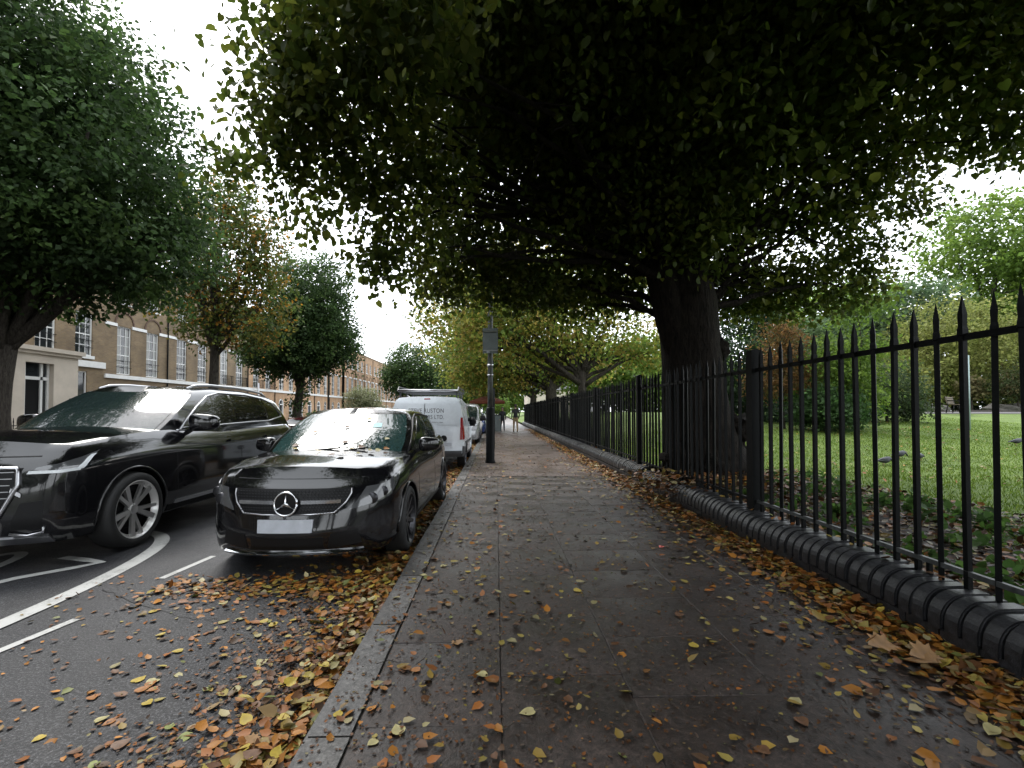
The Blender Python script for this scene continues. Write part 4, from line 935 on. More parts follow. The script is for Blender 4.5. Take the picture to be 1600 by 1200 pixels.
def a_parts(B, G):
    P = []
    P += [('windscreen', G.front, [(-.93, .10), (.93, .10), (.93, .93), (-.93, .93)], 'screen', dict(nu=20, nv=10))]
    P += both('side_window', G, [(1.62, .22), (2.52, .20), (2.55, .84), (2.28, .84)], 'glass')
    P += both('side_window', G, [(2.60, .20), (3.42, .26), (3.42, .80), (2.63, .84)], 'glass')
    P += [('rear_window', G.rear, [(-.85, .35), (.85, .35), (.85, .9), (-.85, .9)], 'glass', {})]
    P += [('grille', B.front, [(-.60, .56), (.60, .56), (.70, .86), (-.70, .86)], 'plastic', dict(d=.003, nu=24))]
    P += fr2('headlight', lambda a, v: (B.front(a, v) if a <= .985 else B.side(B.c('yf', v) + (a - .985) * 1.0, v)) if a >= 0 else (B.front(a, v) if a >= -.985 else B.side(B.c('yf', v) + (-a - .985) * 1.0, v, -1)), [(.72, .60), (1.12, .70), (1.34, .90), (.84, .86)], 'lens', d=.006, nu=16, back=.03)
    P += fr2('intake', B.front, [(.50, .10), (.90, .14), (.86, .34), (.55, .30)], 'plastic', d=.004)
    P += [('lower_intake', B.front, [(-.46, .08), (.46, .08), (.46, .26), (-.46, .26)], 'plastic', dict(d=.003, nu=20)), ('splitter', B.front, [(-.86, .0), (.86, .0), (.86, .045), (-.86, .045)], 'chrome', dict(d=.025, nu=24, nv=2, back=.02)), ('number_plate', B.front, [(-.335, .33), (.335, .33), (.335, .50), (-.335, .50)], 'plate', dict(d=.03, nu=4, back=.04))]
    P += both('sill_trim', B, [(1.35, .02), (3.15, .02), (3.15, .09), (1.35, .09)], 'plastic', nu=8, nv=2)
    P += both('door_handle', B, [(2.42, .86), (2.62, .86), (2.62, .89), (2.42, .89)], 'black_paint', d=.03, nu=4, nv=2) + both('door_handle', B, [(3.22, .86), (3.40, .86), (3.40, .89), (3.22, .89)], 'black_paint', d=.03, nu=4, nv=2)
    P += both('door_seam', B, [(2.62, .12), (2.628, .12), (2.628, .98), (2.62, .98)], 'plastic', d=.0015, nu=1) + both('door_seam', B, [(1.40, .12), (1.408, .12), (1.408, .96), (1.40, .96)], 'plastic', d=.0015, nu=1)
    P += [('bonnet_seam', B.front, [(-.72, .945), (.72, .945), (.72, .955), (-.72, .955)], 'plastic', dict(d=.002, nu=20, nv=1))]
    P += fr2('tail_light', B.rear, [(.6, .7), (1, .7), (1, .92), (.6, .92)], 'redlens')
    return P
def ring_at(car, c, n, r, t, mat, name):
    mb = MB(); k = 28; q = n.to_track_quat('Z', 'Y')
    mb.tube([Vector(c) + q @ Vector((r * math.cos(a), r * math.sin(a), 0)) for a in np.linspace(0, 2 * math.pi, k)], t, 6); return mb
def a_extra(car, B, G):
    c = B.front(0, .70) + Vector((0, -.03, 0)); n = Vector((0, -1, .12)).normalized(); q = n.to_track_quat('Z', 'Y'); rr = .095
    mb = MB().lathe([(0, -.012), (rr, -.012), (rr, .004), (0, .004)], 28, 'y'); 
    d = MB().add([Vector(c) + Vector(v) for v in mb.v], mb.f).build('badge_disc', M['plastic'], car)
    s = ring_at(car, c + n * .018, n, rr, .010, M['chrome'], 'star')
    for k in range(3):
        a = R(90 + 120 * k); s1 = Vector((math.cos(a), math.sin(a), 0)); pr = Vector((-s1.y, s1.x, 0))
        v = [c + n * .022 + q @ p for p in (s1 * rr, pr * .026 - s1 * .012, -pr * .026 - s1 * .012, Vector((0, 0, .012)))]
        v.append(c + n * .012)
        s.add(v, [(0, 1, 3), (0, 3, 2), (0, 2, 4), (0, 4, 1)])
    s.build('star_badge', M['chrome'], car, True)
    for sg in (-1, 1):
        pts = [B.front(sg * x, .705 + .01) + Vector((0, -.014, 0)) for x in np.linspace(.16, .60, 9)]
        mb = MB()
        for a, b in zip(pts[:-1], pts[1:]): mb.bar(a, b, .03, .03)
        mb.build('grille_bar', M['chrome'], car)
    studs = MB()
    for v in np.linspace(.585, .835, 9):
        hwid = .60 + .1 * (v - .56) / .3 - .03
        for x in np.linspace(-hwid, hwid, 34):
            if abs(x) < .15 and .60 < v < .80: continue
            p = B.front(x, v) + Vector((0, -.006, 0)); studs.box(p.x - .006, p.x + .006, p.y - .004, p.y, p.z - .004, p.z + .004)
    o = studs.build('grille_studs', M['rimd'], car); o['kind'] = 'stuff'
    for sg in (-1, 1):
        loop = [B.front(sg * x, v) + Vector((0, -.006, 0)) for x, v in [(.0, .565), (.3, .563), (.56, .575), (.66, .70), (.695, .80), (.69, .855)]]
        MB().tube(loop, .007, 5).build('grille_surround', M['satin'], car, True)
        for k, (xa, va, rad) in enumerate(((.93, .72, .045), (1.02, .78, .04))):
            f = lambda a, v: B.front(a, v) if a <= .985 else B.side(B.c('yf', v) + (a - .985), v)
            p = f(xa, va); MB().lathe([(0, -.004), (rad, -.008), (rad * 1.1, -.002), (rad * 1.1, .01)], 16, 'y', (sg * p.x, p.y - .004, p.z)).build('headlight_projector', M['rimd'], car, True)
        mirror(car, (sg * .965, 1.62, 1.02), sg, M['black_paint'])
        MB().tube([G.side(y, v, sg) + Vector((sg * .006, 0, 0)) for y, v in [(1.30, .09), (1.45, .28), (1.72, .55), (2.05, .83), (2.3, .90), (2.8, .89), (3.4, .85)]], .011, 5).build('window_trim', M['plastic'], car, True)
    for x0, x1 in ((-.45, .12), (.05, .5)):
        MB().bar(G.front(x0, .09) + Vector((0, -.03, .02)), G.front(x1, .15) + Vector((0, -.03, .03)), .02, .015).build('wiper', M['plastic'], car)
    p = G.front(.42, .62) + Vector((0, -.008, .006)); p2 = G.front(.56, .62) + Vector((0, -.008, .006)); p3 = G.front(.56, .72) + Vector((0, -.008, .006)); p4 = G.front(.42, .72) + Vector((0, -.008, .006))
    MB().add([p, p2, p3, p4], [(0, 1, 2, 3)]).build('permit_sticker', simple('permit', (.15, .4, .45), .4), car)
A_S['parts'] = a_parts; A_S['extra'] = a_extra
hatch, HB, HG = make_car('hatchback_car', 'wet black hatchback with round star badge parked at the leafy kerb', 'car', A_S, (-1.80, 4.18, 0), R(-1.0))
hatch.scale = (1.01, 1.02, 1.04)

# ------------------------------------------------------------ black estate SUV
Q_S = dict(paint=M['black_paint'], r=.385, hw=.985, axles=(1.0, 3.99), wheels=wheel_meshes(.385, .27, 'double', M['rim']),
  body=dict(L=5.06, top=[(0, 1.04), (.25, 1.07), (.5, 1.10), (.9, 1.15), (1.4, 1.18), (1.8, 1.18), (2.6, 1.16), (4.0, 1.16), (4.7, 1.17), (5.06, 1.12)],
            bot=[(0, .25), (.4, .235), (1, .24), (4.0, .26), (4.7, .33), (5.06, .4)], W=[(.20, .80), (.28, .87), (.42, .93), (.65, .965), (1.0, .985), (4.2, .985), (4.7, .94), (4.95, .87), (5.06, .8)],
            sec=[(0, .92), (.08, .965), (.25, 1.0), (.5, .995), (.66, .99), (.78, .985), (.86, .955), (.94, .92), (1, .87)],
            yf=[(0, .32), (.1, .24), (.25, .20), (.6, .22), (.85, .27), (1, .40)], yr=[(0, .15), (.3, .02), (.6, .05), (1, .12)], bowF=.2, bowR=.1, crown=[(0, .05), (.6, .06), (1.6, .05), (5, .03)]),
  house=dict(L=5.0, top=[(0, 1.68), (2.3, 1.68), (2.8, 1.715), (3.6, 1.71), (4.3, 1.66), (4.6, 1.62), (5, 1.5)], bot=[(0, 1.10), (1.4, 1.12), (2.6, 1.115), (4.0, 1.13), (5, 1.14)],
             W=[(0, .80), (1.3, .84), (1.8, .88), (2.6, .895), (4.0, .87), (4.6, .81), (5, .75)], sec=[(0, 1), (.3, .965), (.6, .905), (.85, .83), (.95, .775), (1, .70)],
             yf=[(0, 1.40), (.5, 1.85), (1, 2.34)], yr=[(0, .04), (.4, .20), (.7, .34), (1, .48)], bowF=.2, bowR=.1, crown=[(0, .03), (3, .035), (5, .02)]))
def q_parts(B, G):
    P = [('windscreen', G.front, [(-.94, .08), (.94, .08), (.94, .94), (-.94, .94)], 'glass', dict(nu=20, nv=10)), ('sunroof', G.roof, [(.12, -.8), (.62, -.8), (.62, .8), (.12, .8)], 'tint', dict(d=.003))]
    P += both('side_window', G, [(1.98, .22), (2.98, .22), (3.0, .86), (2.55, .84)], 'tint') + both('side_window', G, [(3.05, .22), (3.98, .24), (3.92, .84), (3.07, .86)], 'tint') + both('side_window', G, [(4.03, .26), (4.55, .36), (4.35, .74), (3.98, .83)], 'tint')
    P += [('grille', B.front, [(-.66, .30), (.66, .30), (.76, .80), (-.76, .80)], 'plastic', dict(d=.003, nu=20))]
    hl = lambda a, v: (B.front(a, v) if a <= .985 else B.side(B.c('yf', v) + (a - .985) * 1.0, v)) if a >= 0 else (B.front(a, v) if a >= -.985 else B.side(B.c('yf', v) + (-a - .985) * 1.0, v, -1))
    P += fr2('headlight', hl, [(.80, .73), (1.14, .74), (1.30, .90), (.86, .80)], 'lens', d=.005, nu=14, back=.03)
    P += fr2('daytime_lamp', hl, [(.80, .735), (1.14, .735), (1.15, .765), (.81, .765)], 'led', d=.014, nu=14, nv=2) + fr2('daytime_lamp', hl, [(1.10, .75), (1.16, .75), (1.28, .87), (1.23, .87)], 'led', d=.014, nu=4, nv=6)
    P += fr2('intake', B.front, [(.72, .16), (.97, .17), (.97, .46), (.80, .44)], 'plastic', d=.004) + fr2('intake_blade', B.front, [(.71, .56), (.80, .50), (.80, .54), (.72, .60)], 'satin', d=.012)
    P += [('number_plate', B.front, [(-.32, .33), (.32, .33), (.32, .46), (-.32, .46)], 'plate', dict(d=.03, nu=4, back=.04)), ('splitter', B.front, [(-.98, .02), (.98, .02), (.98, .09), (-.98, .09)], 'satin', dict(d=.022, nu=24, nv=2, back=.02))]
    P += both('side_blade', B, [(1.6, .10), (3.4, .10), (3.4, .135), (1.62, .135)], 'satin', d=.018, nu=10, nv=2) + both('sill_trim', B, [(1.5, .02), (3.5, .02), (3.5, .10), (1.5, .10)], 'plastic', d=.006, nu=8, nv=2)
    for a in (1.62, 2.98, 4.0): P += both('door_seam', B, [(a, .14), (a + .008, .14), (a + .008, .97), (a, .97)], 'plastic', d=.0015, nu=1)
    P += both('door_handle', B, [(2.68, .80), (2.92, .80), (2.92, .83), (2.68, .83)], 'black_paint', d=.035, nu=4, nv=2) + both('door_handle', B, [(3.68, .81), (3.90, .81), (3.90, .84), (3.68, .84)], 'black_paint', d=.035, nu=4, nv=2)
    P += [('bonnet_seam', B.front, [(-.85, .90), (.85, .90), (.85, .91), (-.85, .91)], 'plastic', dict(d=.002, nu=20, nv=1))]
    P += fr2('tail_light', B.rear, [(.5, .75), (1, .75), (1, .9), (.5, .9)], 'redlens') + [('rear_window', G.rear, [(-.85, .3), (.85, .3), (.85, .9), (-.85, .9)], 'tint', {})]
    P += both('belt_trim', B, [(1.75, .985), (4.55, .985), (4.55, 1.0), (1.75, 1.0)], 'satin', d=.008, nu=16, nv=1)
    return P
def q_extra(car, B, G):
    pts = [(-.64, .28), (.64, .28), (.77, .62), (.72, .80), (-.72, .80), (-.77, .62), (-.64, .28)]
    loop = []
    for a, b in zip(pts[:-1], pts[1:]):
        for t in np.linspace(0, 1, 8)[:-1]: loop.append(B.front(a[0] + (b[0] - a[0]) * t, a[1] + (b[1] - a[1]) * t) + Vector((0, -.012, 0)))
    loop.append(loop[0]); MB().tube(loop, .018, 6).build('grille_surround', M['satin'], car, True)
    for x in np.linspace(-.6, .6, 7):
        MB().tube([B.front(x * .95, v) + Vector((0, -.012, 0)) for v in np.linspace(.46, .79, 5)], .009, 5).build('grille_slat', M['satin'], car)
    for v in np.linspace(.50, .76, 5):
        MB().tube([B.front(x, v) + Vector((0, -.004, 0)) for x in np.linspace(-.70, .70, 11)], .005, 4).build('grille_bar', M['satin'], car)
    for k in range(4):
        c = B.front((k - 1.5) * .115, .68) + Vector((0, -.035, 0)); ring_at(car, c, Vector((0, -1, .1)).normalized(), .068, .008, None, '').build('ring_badge', M['chrome'], car, True)
    for sg in (-1, 1):
        mirror(car, (sg * 1.08, 1.95, 1.26), sg, M['black_paint'], .30, .20)
        P = [G.roof(u, sg * .93) + Vector((0, 0, .045 if .06 < u < .94 else .005)) for u in np.linspace(.02, .98, 14)]
        MB().tube(P, .02, 6).build('roof_rail', M['satin'], car, True)
        MB().tube([G.side(y, v, sg) + Vector((sg * .008, 0, 0)) for y, v in [(1.80, .10), (1.98, .35), (2.2, .60), (2.5, .84), (2.8, .90), (3.5, .90), (4.0, .87), (4.35, .78), (4.6, .42)]], .013, 5).build('window_trim', M['satin'], car, True)
        MB().tube([G.side(y, v, sg) + Vector((sg * .008, 0, 0)) for y, v in [(1.85, .15), (2.6, .17), (3.4, .19), (4.0, .21), (4.6, .36)]], .011, 5).build('belt_strip', M['satin'], car, True)
        MB().tube([B.front(sg * x, v) + Vector((0, -.02, 0)) for x, v in [(.72, .13), (.85, .10), (.97, .13), (.985, .18)]], .012, 5).build('intake_trim', M['satin'], car, True)
    for x0, x1 in ((-.5, .1), (.02, .5)):
        MB().bar(G.front(x0, .07) + Vector((0, -.03, .02)), G.front(x1, .12) + Vector((0, -.03, .03)), .02, .015).build('wiper', M['plastic'], car)
Q_S['parts'] = q_parts; Q_S['extra'] = q_extra
suv, QB, QG = make_car('estate_suv', 'large black estate car with chrome roof rails and upright slatted grille', 'car', Q_S, (-4.91, 4.33, 0), R(-1.5))
suv.scale = (1.03, 1.03, 1.04)

# ------------------------------------------------------------ white builder's van (rear towards us)
V_S = dict(paint=M['white_paint'], r=.325, hw=.91, axles=(.92, 3.58), wheels=wheel_meshes(.325, .21, 'five', M['rimd']), lip=M['gplastic'],
  body=dict(L=4.42, top=[(0, .80), (.3, .9), (.9, 1.03), (1.2, 1.06), (4.42, 1.06)], bot=[(0, .25), (1, .24), (4.42, .36)], W=[(.2, .74), (.35, .84), (.7, .9), (1, .91), (4.2, .91), (4.36, .89), (4.42, .86)],
            sec=[(0, .95), (.1, .985), (.4, 1), (1, .975)], yf=[(0, .28), (.3, .2), (.7, .25), (1, .42)], yr=[(0, .03), (.12, .0), (.4, .015), (1, .03)], bowF=.2, bowR=.04, crown=[(0, .05), (5, .03)]),
  house=dict(L=4.40, top=[(0, 1.74), (1.9, 1.74), (2.6, 1.80), (4.0, 1.80), (4.42, 1.77)], bot=[(0, 1.0), (4.42, 1.04)], W=[(0, .76), (.9, .8), (1.5, .885), (4.2, .885), (4.36, .87), (4.4, .85)], sec=[(0, 1), (.4, .975), (.75, .925), (.92, .875), (1, .80)],
             yf=[(0, .95), (.5, 1.35), (1, 1.85)], yr=[(0, .01), (.6, .05), (.9, .10), (1, .16)], bowF=.2, bowR=.04, crown=[(0, .03), (5, .03)]))
def v_parts(B, G):
    P = [('windscreen', G.front, [(-.92, .1), (.92, .1), (.92, .93), (-.92, .93)], 'glass', {})]
    P += both('side_window', G, [(1.35, .2), (2.3, .2), (2.3, .84), (1.85, .84)], 'glass')
    P += [('rear_bumper', B.rear, [(-1, .0), (1, .0), (1, .20), (-1, .20)], 'gplastic', dict(d=.05, nu=16, back=.03))]
    P += both('bumper_corner', B, [(3.98, .0), (4.40, .0), (4.40, .36), (3.98, .30)], 'gplastic', d=.012)
    P += both('tail_light', B, [(4.18, .62), (4.385, .58), (4.385, 1.0), (4.25, 1.0)], 'redlens', d=.012) + fr2('tail_light', B.rear, [(.93, .58), (1.0, .58), (1.0, 1.0), (.95, 1.0)], 'redlens', d=.012)
    P += both('tail_light', G, [(4.26, .0), (4.38, .0), (4.36, .36), (4.31, .36)], 'redlens', d=.012) + fr2('tail_light', G.rear, [(.955, .0), (1.0, .0), (1.0, .36), (.965, .36)], 'redlens', d=.012)
    P += [('door_seam', B.rear, [(.06, .2), (.075, .2), (.075, 1), (.06, 1)], 'plastic', dict(d=.003, nu=1)), ('door_seam', G.rear, [(.06, .02), (.075, .02), (.075, .94), (.06, .94)], 'plastic', dict(d=.003, nu=1))]
    for a, b in ((-.84, .03), (.10, .84)):
        P += [('door_panel', G.rear, [(a, .12), (b, .12), (b * .96, .82), (a * .96, .82)], M['white_paint'], dict(d=.012)), ('door_panel', B.rear, [(a, .32), (b, .32), (b, .90), (a, .90)], M['white_paint'], dict(d=.008))]
    P += [('door_handle', B.rear, [(.0, .74), (-.2, .74), (-.2, .78), (.0, .78)], 'plastic', dict(d=.03, nu=3, nv=2)), ('brake_light', G.rear, [(-.1, .945), (.1, .945), (.1, .975), (-.1, .975)], 'redlens', dict(d=.015)), ('number_plate', B.rear, [(-.70, .36), (-.2, .36), (-.2, .48), (-.70, .48)], 'plate', dict(d=.014, nu=2, nv=2))]
    P += both('rub_strip', B, [(1.4, .42), (3.9, .42), (3.9, .5), (1.4, .5)], 'gplastic', d=.012, nu=10, nv=2) + both('sill_trim', B, [(1.4, .0), (3.2, .0), (3.2, .1), (1.4, .1)], 'gplastic', d=.008, nu=8, nv=2)
    P += fr2('headlight', B.front, [(.7, .6), (1, .6), (1, .95), (.75, .85)], 'lens') + [('grille', B.front, [(-.6, .3), (.6, .3), (.6, .7), (-.6, .7)], 'plastic', {})]
    return P
def text_mesh(txt, size):
    cu = bpy.data.curves.new('t', 'FONT'); cu.body = txt; cu.size = size; cu.align_x = 'RIGHT'; cu.extrude = .001; cu.space_character = 1.05
    o = bpy.data.objects.new('t', cu); COL.objects.link(o); dg = bpy.context.evaluated_depsgraph_get(); dg.update()
    me = bpy.data.meshes.new_from_object(o.evaluated_get(dg)); bpy.data.objects.remove(o); return me
def v_extra(car, B, G):
    ink = simple('sign_ink', (.06, .065, .075), .5)
    # lettering: the rear faces +y in car space
    for txt, size, z, xr in (('STEVE RUSTON', .15, 1.42, -.42), ('BUILDERS LTD.', .14, 1.27, -.42), ('www.steverustonbuilders.com', .062, 1.17, -.40)):
        me = text_mesh(txt, size); me.materials.clear(); me.materials.append(ink)
        if size > .1:   # serifs: thicken by a slightly narrower setting
            for v in me.vertices: v.co.x *= .80
        o = link('lettering', me, None, car); v = (z - 1.04) / .75
        y = 4.40 - G.c('yr', v) + G.bowR * .95 + .016
        o.location = (xr, y, z); o.rotation_euler = (R(90 - 3.5), 0, R(180))
    MB().lathe([(0, .0), (.075, .0), (.075, .012), (0, .012)], 20, 'y').build('oval_badge', M['plastic'], car).location = (-.42, 4.45, .80)
    bd = car.children[-1]; bd.scale = (1, 1, .5)
    rk = []
    for y in (2.3, 3.2, 4.1):
        mb = MB().box(-.72, .72, y - .02, y + .02, 1.92, 1.96)
        for s in (-.7, .7): mb.box(s - .02, s + .02, y - .02, y + .02, 1.78, 1.92)
        mb.build('roof_bar', M['gplastic'], car)
    for s in (-.74, .74):
        mb = MB().tube([(s, 2.1, 1.96), (s, 4.2, 1.96)], .022, 8).tube([(s, 2.1, 2.06), (s, 4.05, 2.06), (s, 4.22, 1.96)], .016, 6)
        for y in (2.1, 2.8, 3.5, 4.05): mb.tube([(s, y, 1.96), (s, y, 2.06)], .012, 6)
        mb.build('roof_rack_side', M['gplastic'], car)
    MB().tube([(-.74, 4.2, 1.97), (.74, 4.2, 1.97)], .028, 10).build('rack_roller', M['satin'], car, True)
    # driver's door standing open over the kerb (car's right, -x in car space)
    dr = MB(); prof = [(0, .36), (1.0, .36), (1.08, .6), (1.06, 1.05), (.9, 1.1), (.0, 1.06)]
    dr.prism(prof, -.05, .05, 'yz'); d = dr.build('open_door', M['white_paint'], car, bevel=.015); d.location = (-.90, 1.3, 0); d.rotation_euler = (0, 0, R(-42))
    MB().prism([(.12, 1.08), (.93, 1.1), (.85, 1.62), (.55, 1.62)], -.012, .012, 'yz').build('door_glass', M['glass'], d)
    MB().tube([(0, .08, 1.08), (0, .52, 1.66), (0, .88, 1.66), (0, .98, 1.1)], .025, 6).build('door_window_frame', M['white_paint'], d, True)
    bm = bmesh.new(); bmesh.ops.create_cube(bm, size=1); bmesh.ops.bevel(bm, geom=bm.edges[:], offset=.2, segments=2, affect='EDGES')
    for v in bm.verts: v.co = Vector((v.co.x * .24, v.co.y * .13, v.co.z * .27))
    me = bpy.data.meshes.new('mirror'); bm.to_mesh(me); bm.free(); m_ = link('mirror', me, M['plastic'], d, True); m_.location = (-.2, .12, 1.15)
    mirror(car, (1.03, 1.35, 1.12), 1, M['plastic'], .22, .24)
V_S['parts'] = v_parts; V_S['extra'] = v_extra
van, VB, VG = make_car('builders_van', 'white builder\'s van with roof rack, rear lettering and open driver door', 'van', V_S, (-1.68, 11.7 + 4.42, 0), R(180))

# ------------------------------------------------------------ other parked vehicles
def variant(S, p, screen='glass', extra=None):
    T = dict(S); T['paint'] = p; T.pop('extra', None)
    if extra: T['extra'] = extra
    return T
def plain_parts(B, G):
    P = [('windscreen', G.front, [(-.93, .10), (.93, .10), (.93, .93), (-.93, .93)], 'glass', {}), ('rear_window', G.rear, [(-.85, .3), (.85, .3), (.85, .88), (-.85, .88)], 'glass', {})]
    P += both('side_window', G, [(1.62, .22), (2.52, .20), (2.55, .84), (2.28, .84)], 'glass') + both('side_window', G, [(2.60, .20), (3.42, .26), (3.42, .80), (2.63, .84)], 'glass')
    P += [('grille', B.front, [(-.5, .5), (.5, .5), (.55, .8), (-.55, .8)], 'plastic', {}), ('number_plate', B.front, [(-.32, .2), (.32, .2), (.32, .36), (-.32, .36)], 'plate', dict(d=.03, nu=2)), ('number_plate', B.rear, [(-.32, .5), (.32, .5), (.32, .64), (-.32, .64)], 'plate', dict(d=.02, nu=2))]
    P += fr2('headlight', B.front, [(.62, .6), (1, .62), (1, .9), (.7, .86)], 'lens') + fr2('tail_light', B.rear, [(.6, .66), (1, .66), (1, .92), (.6, .92)], 'redlens', d=.012) + both('tail_light', B, [(4.0, .7), (4.24, .66), (4.22, .94), (4.05, .94)], 'redlens', d=.01)
    return P
def mir(p):
    def f(car, B, G):
        for sg in (-1, 1): mirror(car, (sg * .965, 1.62, 1.02), sg, p)
    return f
low = dict(A_S); low['parts'] = plain_parts
fc = -.28
for nm, p, loc, rz, lab in (('parked_car', 'grey_paint', (-10.4, 12.5, fc), 0, 'dark parked car whose bonnet shows behind the black estate car'),
                            ('parked_car', 'red_paint', (-10.9, 26.5 + 4.3, fc), 180, 'dark red parked car with lit-looking red tail lamps beyond the estate car'),
                            ('parked_car', 'silver_paint', (-10.9, 31.5 + 4.3, fc), 180, 'pale silver parked car half hidden behind the hatchback roof'),
                            ('parked_car', 'blue_paint', (-1.5, 29, 0), 0, 'blue parked car far down beside the lamp post'),
                            ('parked_car', 'grey_paint', (-10.9, 40, fc), 180, 'far dark parked car beneath the round maple')):
    T = variant(low, M[p], extra=mir(M[p])); make_car(nm, lab, 'car', T, loc, R(rz))
def mpv_parts(B, G):
    return [q for q in v_parts(B, G) if q[0] in ('windscreen', 'side_window', 'headlight', 'grille')]
T = dict(V_S); T['paint'] = M['silver_paint']; T['parts'] = mpv_parts
T['extra'] = lambda car, B, G: [mirror(car, (s * 1.02, 1.35, 1.15), s, M['plastic'], .22, .24) for s in (-1, 1)]
make_car('parked_van', 'silver van facing the camera beyond the open van door', 'van', T, (-1.62, 20.6, 0), 0)

# ============================================================ STREET AND PARK FURNITURE
# lamp post with the back of a sign
lp = gnd(766, 723, .1); LPY = lp.y
post = thing('lamp_post', 'black lamp post with grey sign back standing on the pavement', 'lamp post', (lp.x, lp.y, .1))
M['greenpaint'] = simple('weathered_green_grey_paint', (.045, .05, .045), .5, var=.4, vscale=8)
MB().lathe([(.13, 0), (.13, .05), (.115, .07), (.115, 1.40), (.10, 1.44), (.085, 1.47), (0, 1.47)], 20).build('base', M['iron'], post, True)
MB().tube([(0, 0, 1.46), (0, 0, 2.2), (0, 0, 7.2), (-.15, 0, 7.7), (-.6, 0, 7.95), (-1.3, 0, 8.0)], [.075, .072, .055, .045, .04, .035], 14).build('shaft', M['greenpaint'], post, True)
MB().box(-1.75, -1.2, -.1, .1, 7.95, 8.08).build('lantern', M['greenpaint'], post, bevel=.03)
MB().lathe([(.078, 2.55), (.083, 2.55), (.083, 2.60), (.078, 2.60)], 16).lathe([(.078, 2.30), (.083, 2.30), (.083, 2.33), (.078, 2.33)], 16).build('strap', M['satin'], post, True)
zz = at_y(765, 553, LPY).z - .1; z2 = at_y(765, 514, LPY).z - .1
M['signback'] = simple('grey_sign_back', (.12, .14, .14), .5, var=.15)
sg_ = MB().box(-.2, .2, -.115, -.1, zz, z2).build('sign_plate', M['signback'], post)
MB().box(-.19, .19, -.135, -.116, zz + .06, zz + .09).box(-.19, .19, -.135, -.116, z2 - .1, z2 - .07).build('sign_channel', M['satin'], sg_)
MB().box(-.1, -.02, -.137, -.117, zz + .02, zz + .05).build('sign_sticker', M['plate'], sg_)
p2 = gnd(771, 701, .1); o = MB().tube([(0, 0, 0), (0, 0, 2.2)], .055, 12).build('sign_pole', M['iron'], None, True); o.location = (p2.x, p2.y, .1); tag(o, 'thin black pole directly behind the lamp post', 'pole')
# far side sign pole
fp = thing('street_sign_pole', 'grey pole with small black signal beside the far kerb', 'pole', (-12.9, 26.5, -.2))
MB().tube([(0, 0, 0), (0, 0, 3.2)], .05, 10).build('shaft', M['satin'], fp, True); MB().box(-.12, .16, -.09, .09, 2.15, 2.38).box(.05, .25, -.05, .05, 1.95, 2.2).build('signal_head', M['iron'], fp, bevel=.02)
o = MB().tube([(0, 0, 0), (0, 0, 7), (.6, 0, 7.4)], [.07, .05, .04], 10).build('street_light_column', M['greenpaint'], None, True); o.location = (-12.95, 37.5, -.2); tag(o, 'slim grey-green column standing behind the round maple trunk', 'lamp post')
# bench
bp = at_y(1478, 649, 25.2); bz = lawn_z(bp.x, bp.y)
bench = thing('park_bench', 'slatted wooden park bench by the path, shrubs behind', 'bench', (bp.x, 24.6, bz + .02), R(35))
M['wood'] = simple('weathered_wood', (.10, .075, .05), .7, var=.35, vscale=9)
sl = MB().box(-.8, .8, -.035, .035, -.015, .015).mesh('slat'); sl.materials.append(M['wood'])
for i in range(5): o = link('slat', sl, None, bench); o.location = (0, -.22 + i * .085, .44)
for i in range(4): o = link('slat', sl, None, bench); o.location = (0, .23 + i * .02, .53 + i * .095); o.rotation_euler = (R(78), 0, 0)
for s in (-.7, .7):
    MB().tube([(s, -.25, 0), (s, -.22, .43), (s, .2, .42), (s, .3, .86)], .025, 6).tube([(s, .2, .42), (s, .28, 0)], .025, 6).tube([(s, -.24, .44), (s, -.24, .62), (s, .24, .64)], .02, 6).build('leg', M['iron'], bench, True)
# boulders, pole
def rock(px, py, Y, r, seed, lab):
    bm = bmesh.new(); bmesh.ops.create_icosphere(bm, subdivisions=3, radius=1); g = random.Random(seed); ph = [g.uniform(0, 6) for _ in range(6)]
    for v in bm.verts:
        p = v.co; k = 1 + .18 * math.sin(p.x * 3 + ph[0]) * math.sin(p.y * 4 + ph[1]) + .12 * math.sin(p.z * 6 + ph[2] + p.x * 5); v.co = Vector((p.x * r[0], p.y * r[1], p.z * r[2])) * k
    me = bpy.data.meshes.new('boulder'); bm.to_mesh(me); bm.free(); o = link('boulder', me, M['rock'], None, False); q = at_y(px, py, Y); o.location = (q.x, Y, lawn_z(q.x, Y) + r[2] * .3); tag(o, lab, 'rock')
M['rock'] = simple('grey_rock', (.06, .055, .048), .9, var=.4, vscale=3, bumpy=.8, bscale=6)
rock(1562, 632, 28.4, (.95, .7, .42), 1, 'large grey boulder beside the park path at the right'); rock(1590, 636, 29, (.8, .6, .45), 2, 'smaller grey boulder right of the large one'); rock(1470, 628, 27.8, (.5, .4, .3), 3, 'pale stone peeping over the bench back')
q = gnd(1543, 657, .95); o = MB().tube([(0, 0, 0), (0, 0, 2.9)], .045, 10).build('metal_pole', simple('pale_green_pole', (.25, .33, .32), .4), None, True); o.location = (17.6, 17.3, lawn_z(17.6, 17.3) - .1); tag(o, 'pale green thin pole standing on the lawn', 'pole')
